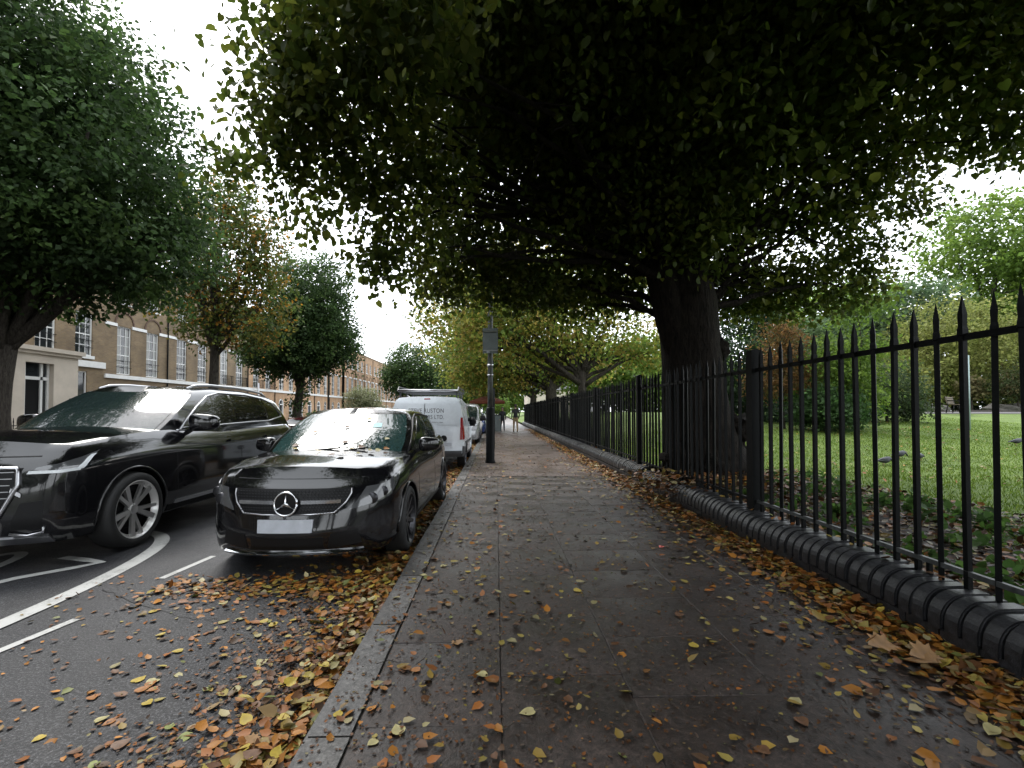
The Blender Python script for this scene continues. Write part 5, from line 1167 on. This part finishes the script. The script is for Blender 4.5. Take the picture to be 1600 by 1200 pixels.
# brick house and sheds behind the park
ph_ = thing('park_house', 'low brick house with grey roof glimpsed behind the lime trunk', 'house', (24, 50, .8))
facade(9, 3.2, [(1, 2.2, 1.0, 2.4, False), (5, 6.4, 1.0, 2.4, False)]).build('wall', M['brick_o'], ph_).rotation_euler = (0, 0, R(-90))
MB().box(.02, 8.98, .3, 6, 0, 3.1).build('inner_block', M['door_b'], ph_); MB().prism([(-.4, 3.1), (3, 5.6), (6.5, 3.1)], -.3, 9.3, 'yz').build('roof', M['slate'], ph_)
for yy in (1.6, 5.7): q = link('window', S_TALL[0], None, ph_); q.location = (yy, .05, .75); q.rotation_euler = (0, 0, R(-90)); link('pane', S_TALL[1], None, q)
far_ = thing('white_building', 'pale rendered building at the far end of the park side', 'building', (4.6, 70, 0))
MB().box(0, 9, 0, 8, 0, 4.6).build('wall', M['stucco'], far_); MB().prism([(-.3, 4.6), (4, 6.6), (8.3, 4.6)], -.3, 9.3, 'yz').build('roof', M['slate'], far_); MB().box(.8, 2, -.04, .02, 1.2, 2.8).build('window', M['pane'], far_)
tw = thing('tower_block', 'pale grey tower block far at the street end', 'building', (-8, 290, 0))
MB().box(0, 16, 0, 14, 0, 17).build('wall', simple('pale_concrete', (.3, .33, .36), .8), tw)
wmb = MB().box(0, 1.6, -.06, .0, 0, 1.4).mesh('window'); wmb.materials.append(M['pane'])
for i in range(5):
    for j in range(5): o = link('window', wmb, None, tw); o.location = (1.3 + i * 2.9, 0, 2 + j * 3)
tree('silver_leaved_tree', 'pale olive-leaved small tree before the far orange terrace', (-15.4, 56, -.2), 1.6, .1, [(0, 0, 2.8, 2.0, 1.9, 1.7), (.8, 0, 1.8, 1.6, 1.6, 1.0)], 900, 13, .16, [(.16, .17, .09), (.13, .15, .07), (.2, .2, .12)], 71, 'front garden plants', limbs=8, spread=.4, shell=3)
for i, (y, s) in enumerate(((47, .9), (64, 1.2), (70, 1.3), (77, 1.1))):
    tree('garden_shrub', '%s green shrub in the terrace front gardens' % ('nearest', 'second', 'third', 'farthest')[i], (-17.3, y, -.2), .5, .05, [(0, 0, .9 * s, 1.2 * s, 1.2 * s, .8 * s)], 260, 12, .16, maple, 80 + i, 'front garden plants', limbs=4, spread=.3, cat='shrub')
# parasol / awning and board near the walkers
aw = thing('cafe_parasol', 'rust-red square parasol beyond the lamp post', 'parasol', (-.6, 34, .1))
MB().tube([(0, 0, 0), (0, 0, 2.5)], .03, 8).build('pole', M['iron'], aw); MB().add([(-1.2, -1.2, 2.05), (1.2, -1.2, 2.05), (1.2, 1.2, 2.05), (-1.2, 1.2, 2.05), (0, 0, 2.55), (-1.2, -1.2, 1.9), (1.2, -1.2, 1.9), (1.2, 1.2, 1.9), (-1.2, 1.2, 1.9)], [(0, 1, 4), (1, 2, 4), (2, 3, 4), (3, 0, 4), (0, 5, 6, 1), (1, 6, 7, 2), (2, 7, 8, 3), (3, 8, 5, 0)]).build('canopy', simple('rust_canvas', (.22, .06, .03), .8, var=.2), aw)
bd = thing('pavement_board', 'grey framed pavement board left of the walkers', 'sign', (.02, 31.6, .1))
MB().box(-.3, .3, -.03, .03, .05, 1.1).build('panel', M['signback'], bd, bevel=.01); MB().box(-.34, -.3, -.04, .04, 0, 1.15).box(.3, .34, -.04, .04, 0, 1.15).box(-.3, .3, -.04, .04, 1.1, 1.15).build('frame', M['iron'], bd)

# ============================================================ PEOPLE
def person(loc, rz, label, top, legs, h=1.72, stride=.12, skirt=None):
    root = thing('person', label, 'person', loc, rz)
    k = h / 1.75
    V = [(0, 0, .95), (0, 0, 1.15), (0, .01, 1.35), (0, .01, 1.47), (0, -.01, 1.56), (0, -.02, 1.66), (0, -.01, 1.72)]
    E_ = [(0, 1), (1, 2), (2, 3), (3, 4), (4, 5), (5, 6)]; Rr = [(.155, .11), (.135, .1), (.17, .11), (.07, .06), (.055, .055), (.085, .10), (.07, .085)]
    for s in (-1, 1):
        n = len(V); V += [(s * .09, 0, .88), (s * .10, -s * stride * .5, .48), (s * .10, -s * stride + .03, .09), (s * .105, -s * stride - .12, .035)]; E_ += [(0, n), (n, n + 1), (n + 1, n + 2), (n + 2, n + 3)]; Rr += [(.09, .095), (.06, .065), (.042, .045), (.04, .03)]
        n = len(V); V += [(s * .19, .01, 1.40), (s * .25, .03 + s * .05, 1.14), (s * .25, -.06 + s * .12, .92), (s * .25, -.08 + s * .13, .83)]; E_ += [(2, n), (n, n + 1), (n + 1, n + 2), (n + 2, n + 3)]; Rr += [(.06, .06), (.05, .05), (.038, .038), (.04, .025)]
    me = bpy.data.meshes.new('body'); me.from_pydata([(x * k, y * k, z * k) for x, y, z in V], E_, []); o = bpy.data.objects.new('body', me); COL.objects.link(o)
    sk = o.modifiers.new('s', 'SKIN'); 
    for i, r in enumerate(Rr): me.skin_vertices[0].data[i].radius = (r[0] * k, r[1] * k)
    me.skin_vertices[0].data[0].use_root = True
    ss = o.modifiers.new('ss', 'SUBSURF'); ss.levels = 2; ss.render_levels = 2
    dg = bpy.context.evaluated_depsgraph_get(); dg.update(); m2 = bpy.data.meshes.new_from_object(o.evaluated_get(dg)); o.modifiers.clear(); o.data = m2; o.parent = root
    sm = simple('skin', (.35, .22, .16), .6); shoe = simple('shoe', (.5, .48, .45), .6) if skirt else simple('shoe', (.03, .025, .02), .5)
    for m_ in (top, legs, sm, shoe): m2.materials.append(m_)
    for p in m2.polygons:
        z = p.center.z / k; x = abs(p.center.x) / k; p.use_smooth = True
        p.material_index = 3 if z < .075 else 1 if (z < .93 and x < .2) else 2 if (z > 1.49 or (z < .9 and x > .2)) else 0
    bm = bmesh.new(); bmesh.ops.create_icosphere(bm, subdivisions=3, radius=1)
    for v in bm.verts: v.co = Vector((v.co.x * .098 * k, (v.co.y * .112 + .012) * k, (v.co.z * .115 + 1.685) * k)) if (v.co.z > -.2 or v.co.y > .1) and not (v.co.y < -.5 and v.co.z < .35) else Vector((v.co.x * .06 * k, v.co.y * .06 * k, (1.66 + v.co.z * .05) * k))
    hm = bpy.data.meshes.new('hair'); bm.to_mesh(hm); bm.free(); link('hair', hm, simple('hair', (.04, .03, .022), .7), root, True)
    fe = MB().box(-.045, -.02, -.128, -.115, 1.665, 1.675).box(.02, .045, -.128, -.115, 1.665, 1.675).box(-.022, .022, -.122, -.11, 1.605, 1.612); f_ = fe.build('facial_features', M['plastic'], root); f_.scale = (k, k, k)
    MB().prism([(-.014, 1.625), (.014, 1.625), (0, 1.67)], -.14, -.10, 'xz').build('nose', sm, root).scale = (k, k, k)
    return root
cl = lambda n, c: simple(n, c, .85, var=.2, vscale=10)
person((.43, 31.8, .1), R(12), 'shorter person in dark clothes and pale shoes walking on the pavement', cl('dark_jacket', (.015, .015, .02)), cl('dark_trousers', (.02, .02, .03)), 1.62, .14, True)
person((1.27, 31.2, .1), R(190), 'taller person in black jacket and tan trousers beside the railings', cl('black_jacket', (.012, .012, .014)), cl('tan_trousers', (.25, .17, .09)), 1.8, .10)

# ============================================================ PIGEONS
def pigeon_mesh(up_head):
    secs = [(-.17, .028, .012, .10), (-.10, .04, .025, .115), (-.03, .065, .06, .125), (.04, .075, .075, .13), (.09, .06, .065, .145), (.12, .038, .04, .165)]
    secs += [(.135, .03, .032, .19), (.145, .03, .03, .215), (.165, .02, .022, .222), (.18, .006, .006, .215)] if up_head else [(.15, .03, .03, .14), (.175, .028, .028, .10), (.195, .018, .018, .08), (.205, .005, .005, .06)]
    n = 12; v = []; f = []
    for y, w, h_, z in secs:
        for k in range(n): a = 2 * math.pi * k / n; v.append((w * math.cos(a), -y, z + h_ * math.sin(a)))
    for i in range(len(secs) - 1):
        for k in range(n): f.append((i * n + k, i * n + (k + 1) % n, (i + 1) * n + (k + 1) % n, (i + 1) * n + k))
    f += [tuple(range(n)), tuple(range((len(secs) - 1) * n, len(secs) * n))]
    return MB().add(v, f)
M['pigeon'] = simple('pigeon_grey', (.045, .048, .058), .6, var=.6, vscale=14); M['pleg'] = simple('pigeon_leg', (.3, .08, .06), .6)
for i, (px, py, rz, uph, lab) in enumerate(((1381, 722, 70, 0, 'nearest feeding grey pigeon on the lawn, head lowered'), (1405, 715, 80, 0, 'middle grey pigeon on the lawn, between two others'), (1437, 717, -70, 0, 'third grey pigeon on the lawn, facing away from the pair'), (1588, 703, 60, 1, 'lone grey pigeon at the right edge of the lawn'))):
    q = gnd(px, py + 4, .26); t = thing('pigeon', lab, 'bird', (q.x, q.y, lawn_z(q.x, q.y) - .005), R(rz), 'pigeons on the lawn')
    pigeon_mesh(uph).build('body', M['pigeon'], t, True)
    for s in (-1, 1):
        MB().tube([(s * .025, 0, .075), (s * .028, .01, .04), (s * .028, 0, .004)], .005, 5).tube([(s * .028, .015, .004), (s * .028, -.03, .004)], .004, 4).build('leg', M['pleg'], t)
        MB().add([(s * .074, -.03, .15), (s * .08, .05, .125), (s * .03, .16, .10), (s * .05, .05, .165)], [(0, 1, 2, 3)]).build('wing', M['pigeon'], t)

# ============================================================ FALLEN LEAVES
lc = .6 * np.array([(.36, .24, .05), (.42, .33, .08), (.38, .33, .15), (.46, .19, .03), (.34, .12, .025), (.17, .075, .03), (.11, .06, .03), (.30, .20, .09), (.20, .22, .06), (.45, .38, .20)])
lcw = np.array([.12, .13, .08, .15, .12, .12, .1, .1, .04, .04])
def litter(name, label, n, fx, fy, z0, seed, size=.06, weights=lcw, lift=.02, dark=1.0, flat=.35, zf=None):
    g = np.random.default_rng(seed); x = fx(g, n); y = fy(g, n)
    z = np.array([zf(a, b) for a, b in zip(x, y)]) if zf else np.full(n, z0)
    P = np.stack([x, y, z + .006 + g.random(n) ** 2 * lift], 1); T = norm(np.stack([g.normal(size=n), g.normal(size=n), g.normal(size=n) * .18], 1)); Nn = norm(np.stack([g.normal(size=n) * flat, g.normal(size=n) * flat, np.ones(n)], 1))
    C = lc[g.choice(len(lc), n, p=weights / weights.sum())] * g.normal(1, .2, n).clip(.5, 1.5)[:, None] * dark
    S = size * g.normal(1, .28, n).clip(.4, 1.8)
    o = link(name, leaves_mesh(name, P, T, Nn, S, C, 'curl'), M['dead']); o['kind'] = 'stuff'; tag(o, label, 'leaves'); return o
TEMPL['curl'] = (np.array([(0, 0, .02), (.05, .27, .10), (.45, .34, .12), (1.0, .02, .10), (.45, -.34, .10), (.05, -.26, .06), (.5, 0, 0)]), [(0, 1, 2, 6), (6, 2, 3), (6, 3, 4), (0, 6, 4, 5)])
dep = lambda lo, hi, p: (lambda g, n: lo + (hi - lo) * g.random(n) ** p)
org = lcw * np.array([1.1, .8, .6, 2.2, 2.0, 1.3, .8, 1, .4, .6])
rz_ = lambda x, y: road_z(x) + .004 * math.sin(x * 2.1 + y * .9)
litter('gutter_leaves', 'thick drift of orange fallen leaves in the gutter along the kerb', 6500, lambda g, n: KX - .02 - np.abs(g.normal(0, .17, n)), dep(1.0, 40, 1.7), 0, 101, .056, org, .045)
litter('bay_leaves', 'orange fallen leaves gathered on the asphalt before the hatchback', 620, lambda g, n: -.9 - g.random(n) ** 1.5 * 1.9 , lambda g, n: 4.05 + g.normal(0, .16, n), 0, 102, .055, org, .016, 1, .25, zf=rz_)
litter('bay_leaves', 'scattered fallen leaves over the near bay asphalt', 330, lambda g, n: KX - .1 - np.abs(g.normal(0, .8, n)), dep(1.2, 4.6, 1.0), 0, 103, .05, org, .004, 1, .14, zf=rz_)
litter('under_car_leaves', 'fallen leaves lying between the parked cars and the kerb', 1400, lambda g, n: KX - .05 - np.abs(g.normal(0, .3, n)), dep(4, 11.5, 1), 0, 104, .06, org, .03)
litter('pavement_leaves', 'scattered wet fallen leaves on the paving', 1500, lambda g, n: KX + .1 + np.abs(g.normal(0, 1.15, n)) % 3.1, dep(1.0, 30, 1.5), .102, 105, .05, lcw, .012, .85, .2)
litter('pavement_crumbs', 'small broken leaf scraps trodden into the paving', 17000, lambda g, n: KX + .05 + g.random(n) ** 1.1 * 3.3, dep(.8, 14, 1.3), .1, 106, .017, lcw * np.array([.3, .3, .3, .8, 1.5, 2.4, 2.6, .8, .4, .3]), .003, .55, .12)
litter('wall_foot_leaves', 'deep drift of fallen leaves along the foot of the brick wall', 9500, lambda g, n: WX - .03 - np.abs(g.normal(0, .2, n)) + .0, dep(1.6, 36, 1.9), .1, 107, .056, org, .055)
litter('wall_foot_leaves', 'looser fallen leaves spreading out from the wall drift', 1500, lambda g, n: WX - .1 - np.abs(g.normal(0, .5, n)), dep(1.5, 14, 1.3), .1, 108, .05, lcw, .006, 1, .18)
litter('bed_litter', 'brown leaf litter under the lime behind the railings', 10000, lambda g, n: 2.95 + g.random(n) ** 1.5 * 2.9, lambda g, n: g.uniform(1.8, 9.4, n) , 0, 109, .058, lcw * np.array([.5, .5, .5, .8, 1.3, 2.2, 2.4, 1.2, 1, .4]), .05, .6, .5, zf=lambda x, y: lawn_z(x, y) + .02)
litter('bed_litter', 'brown leaves heaped round the lime trunk roots', 2600, lambda g, n: 3.3 + g.normal(0, .55, n), lambda g, n: 7.3 + g.normal(0, .5, n), 0, 110, .075, lcw * np.array([.5, .6, .6, 1, 1.4, 2, 2, 1.2, 1, .5]), .22, .8, .7, zf=lambda x, y: .3)
litter('coping_leaves', 'a few fallen leaves caught on the wall coping', 120, lambda g, n: WX + .1 + g.random(n) * .2, dep(2, 14, 1), .40, 111, .055, lcw, .02, zf=lambda x, y: wall_top(y) + .002)
litter('lawn_leaves', 'sparse fallen leaves dotting the lawn', 900, lambda g, n: 3.5 + g.random(n) * 14, dep(7.5, 20, 1), 0, 112, .06, lcw, .02, zf=lambda x, y: lawn_z(x, y) + .03)
litter('gutter_mulch', 'dark trodden leaf mulch strewn along the gutter asphalt', 7000, lambda g, n: KX - .02 - np.abs(g.normal(0, .42, n)), dep(1.0, 6, 1.2), 0, 113, .022, lcw * np.array([.3, .2, .2, 1, 1.8, 2.6, 2.6, .8, .2, .2]), .006, .75, .2, zf=rz_)
litter('bay_leaves', 'small rust-coloured leaves dotted thinly across the bay asphalt', 420, lambda g, n: KX - .3 - g.random(n) * 2.3, dep(1.4, 4.4, 1.0), 0, 114, .034, org * np.array([.6, .5, .5, 1.4, 1.6, 1.4, .8, .8, .5, .4]), .004, 1, .2, zf=rz_)
# twigs and crumbs in the gutter
g = random.Random(9); mb = MB()
for i in range(260):
    x, y = KX - .02 - abs(g.gauss(0, .25)), 1.2 + g.random() ** 1.3 * 10
    if i % 3 == 0: x = KX + .25 + g.random() * 3; y = 1.2 + g.random() * 8
    a = g.uniform(0, 6.3); L_ = g.uniform(.05, .18); z = .012 if x < KX else .112; mb.tube([(x, y, z), (x + L_ * .5 * math.cos(a), y + L_ * .5 * math.sin(a), z + .008), (x + L_ * math.cos(a + .3), y + L_ * math.sin(a + .3), z)], .002, 4)
o = mb.build('twigs', M['bark2']); o['kind'] = 'stuff'; tag(o, 'thin twigs and stalks lying among the fallen leaves', 'twigs')
# large single leaves
def leaf_outline(kind):
    if kind == 'lime':
        out = [(0, .0)]; H_ = [(-.06, .16), (-.04, .30), (.10, .42), (.28, .455), (.48, .41), (.68, .29), (.86, .13)]
        return [(0, 0)] + H_ + [(1.02, 0)] + [(a, -b) for a, b in reversed(H_)]
    H_ = [(-.02, .15), (-.12, .42), (.12, .36), (.22, .62), (.38, .42), (.62, .58), (.62, .28), (.8, .22)]
    return [(0, 0)] + H_ + [(1.05, 0)] + [(a, -b) for a, b in reversed(H_)]
def big_leaf(kind, col, seed, curl):
    g = random.Random(seed); out = leaf_outline(kind); n = len(out); mid = [(i / 5 * .95, 0) for i in range(6)]
    v = []; f = []
    def lift(a, b): return curl * (b * b * 1.6 + .5 * (a - .4) ** 2) + .05 * curl * math.sin(a * 9 + seed) + .012
    for a, b in out: v.append((a + g.gauss(0, .012), b + g.gauss(0, .012), lift(a, b)))
    for a, b in mid[1:5]: v.append((a, b, lift(a, b) - .012))
    half = n // 2; m0 = n
    chain = [0, m0, m0 + 1, m0 + 2, m0 + 3, half]
    def side(idx):
        k = 0; per = len(idx) - 1
        for i in range(per):
            c = min(5, int(i / per * 5)); nx_ = min(5, int((i + 1) / per * 5)); 
            f.append((idx[i], idx[i + 1], chain[nx_]) if nx_ == c else (idx[i], idx[i + 1], chain[nx_], chain[c]))
    side(list(range(0, half + 1))); side([0] + list(range(n - 1, half - 1, -1)))
    f = [tuple(dict.fromkeys(q)) for q in f]; f = [q for q in f if len(q) > 2]
    k0 = len(v); v += [(-.0, .012, .012), (-.0, -.012, .012), (-.38, .03 + .008, .05), (-.38, .03 - .008, .05)]; f.append((k0, k0 + 1, k0 + 3, k0 + 2))
    me = MB().add(v, f).mesh('fallen_leaf'); ca = me.color_attributes.new('Col', 'FLOAT_COLOR', 'POINT')
    for i, d in enumerate(ca.data):
        s = g.gauss(1, .10) * (.8 if i >= n else 1); d.color = (min(1, col[0] * s), min(1, col[1] * s), min(1, col[2] * s), 1)
    me.materials.append(M['dead']); me.polygons.foreach_set('use_smooth', [True] * len(me.polygons)); return me
KINDS = [('yellow heart-shaped', (.38, .28, .045), 'lime'), ('pale cream-yellow heart-shaped', (.34, .30, .14), 'lime'), ('orange-brown heart-shaped', (.28, .115, .03), 'lime'), ('dark brown curled', (.12, .06, .03), 'lime'), ('green-yellow heart-shaped', (.19, .21, .055), 'lime'), ('tan lobed', (.28, .16, .07), 'plane')]
leafm = {(i, j): big_leaf(k, c, i * 10 + j, (.06, .2, .5)[j]) for i, (_, c, k) in enumerate(KINDS) for j in range(3)}
def drop_leaf(x, y, z, i, where, size=None, tilt=.08, j=None):
    o = link('fallen_leaf', leafm[(i, j if j is not None else random.choice((0, 0, 1, 1, 2)))], None)
    s = size or random.uniform(.045, .068); o.scale = (s, s, s); o.location = (x, y, z); o.rotation_euler = (random.gauss(0, tilt), random.gauss(0, tilt), random.uniform(0, 6.28))
    w, grp = where
    return tag(o, KINDS[i][0] + ' fallen leaf ' + w, 'leaf', grp)
pick = lambda: random.choices(range(6), (28, 22, 20, 12, 12, 4))[0]
W1 = ('lying on the wet bay asphalt', 'single leaves on the bay asphalt'); W2 = ('lying on the dark paving slabs', 'single leaves on the paving'); W3 = ('on top of the drift below the brick wall', 'single leaves on the wall drift'); W4 = ('on top of the gutter drift by the kerb', 'single leaves on the gutter drift')
for k in range(75):
    x = KX - .12 - abs(random.gauss(0, .8)); y = random.uniform(1.6, 4.3)
    if x > -3.2: drop_leaf(x, y, rz_(x, y) + .007, pick(), W1)
for k in range(50):
    x = KX + .1 + random.random() ** 1.2 * 2.9; y = 1.4 + random.random() ** 1.2 * 5.5
    drop_leaf(x, y, .107, pick(), W2, None, .04)
for k in range(75):
    x = WX - .08 - abs(random.gauss(0, .25)); y = 1.9 + random.random() ** 1.3 * 6
    drop_leaf(x, y, .125 + random.random() * .05, random.choices(range(6), (20, 18, 24, 20, 8, 10))[0], W3, None, .25)
for k in range(60):
    x = KX - .03 - abs(random.gauss(0, .18)); y = 1.5 + random.random() ** 1.1 * 3.5
    drop_leaf(x, y, .04 + random.random() * .02, random.choices(range(6), (25, 22, 30, 14, 5, 4))[0], W4, None, .25)
for k, (x, y) in enumerate(((2.18, 2.62), (2.32, 2.5), (2.26, 2.42))): drop_leaf(x, y, .17, 5, W3, .13, .3, 1)
# leaves on the hatchback: bonnet and windscreen
W5 = ('stuck to the bonnet or screen of the black hatchback', 'leaves stuck to the hatchback')
bpy.context.view_layer.update(); mw = Matrix.Translation((-1.80, 4.18, 0)) @ Matrix.Rotation(R(-1.0), 4, 'Z') @ Matrix.Diagonal((1.01, 1.02, 1.04, 1))
random.seed(33)
for u, q in ((.06, -.55), (.10, .15), (.13, .5), (.16, -.1), (.15, .62), (.19, .25), (.21, -.5), (.20, .45), (.09, .35), (.23, .7), (.24, -.75)):
    p = mw @ HB.roof(u, q); drop_leaf(p.x, p.y, p.z + .008, random.choice((0, 0, 1, 2, 3)), W5, random.uniform(.05, .075), .1)
for q, v in ((-.45, .5), (.0, .62), (.1, .3), (-.62, .22), (.35, .2), (.5, .14), (.6, .13), (.7, .15), (.25, .13), (-.1, .14), (-.25, .13), (.66, .36), (-.3, .75), (.3, .8)):
    p = mw @ HG.front(q, v); o = drop_leaf(p.x, p.y - .012, p.z + .012, random.choice((0, 1, 2, 3, 3)), W5, random.uniform(.04, .07), .1); o.rotation_euler = (R(27), 0, random.uniform(-.3, .3)) if True else 0
# scrap of litter
lt = MB().add([(0, 0, 0), (.05, .01, .012), (.055, .04, .0), (.0, .035, .015), (.025, .02, .022)], [(0, 1, 4), (1, 2, 4), (2, 3, 4), (3, 0, 4)]).build('litter_wrapper', simple('red_white_wrapper', (.5, .12, .1), .4, var=.8, vscale=40)); q = gnd(1031, 857, .1); lt.location = (q.x, q.y, .104); tag(lt, 'crumpled red and white wrapper lying on the paving', 'litter')
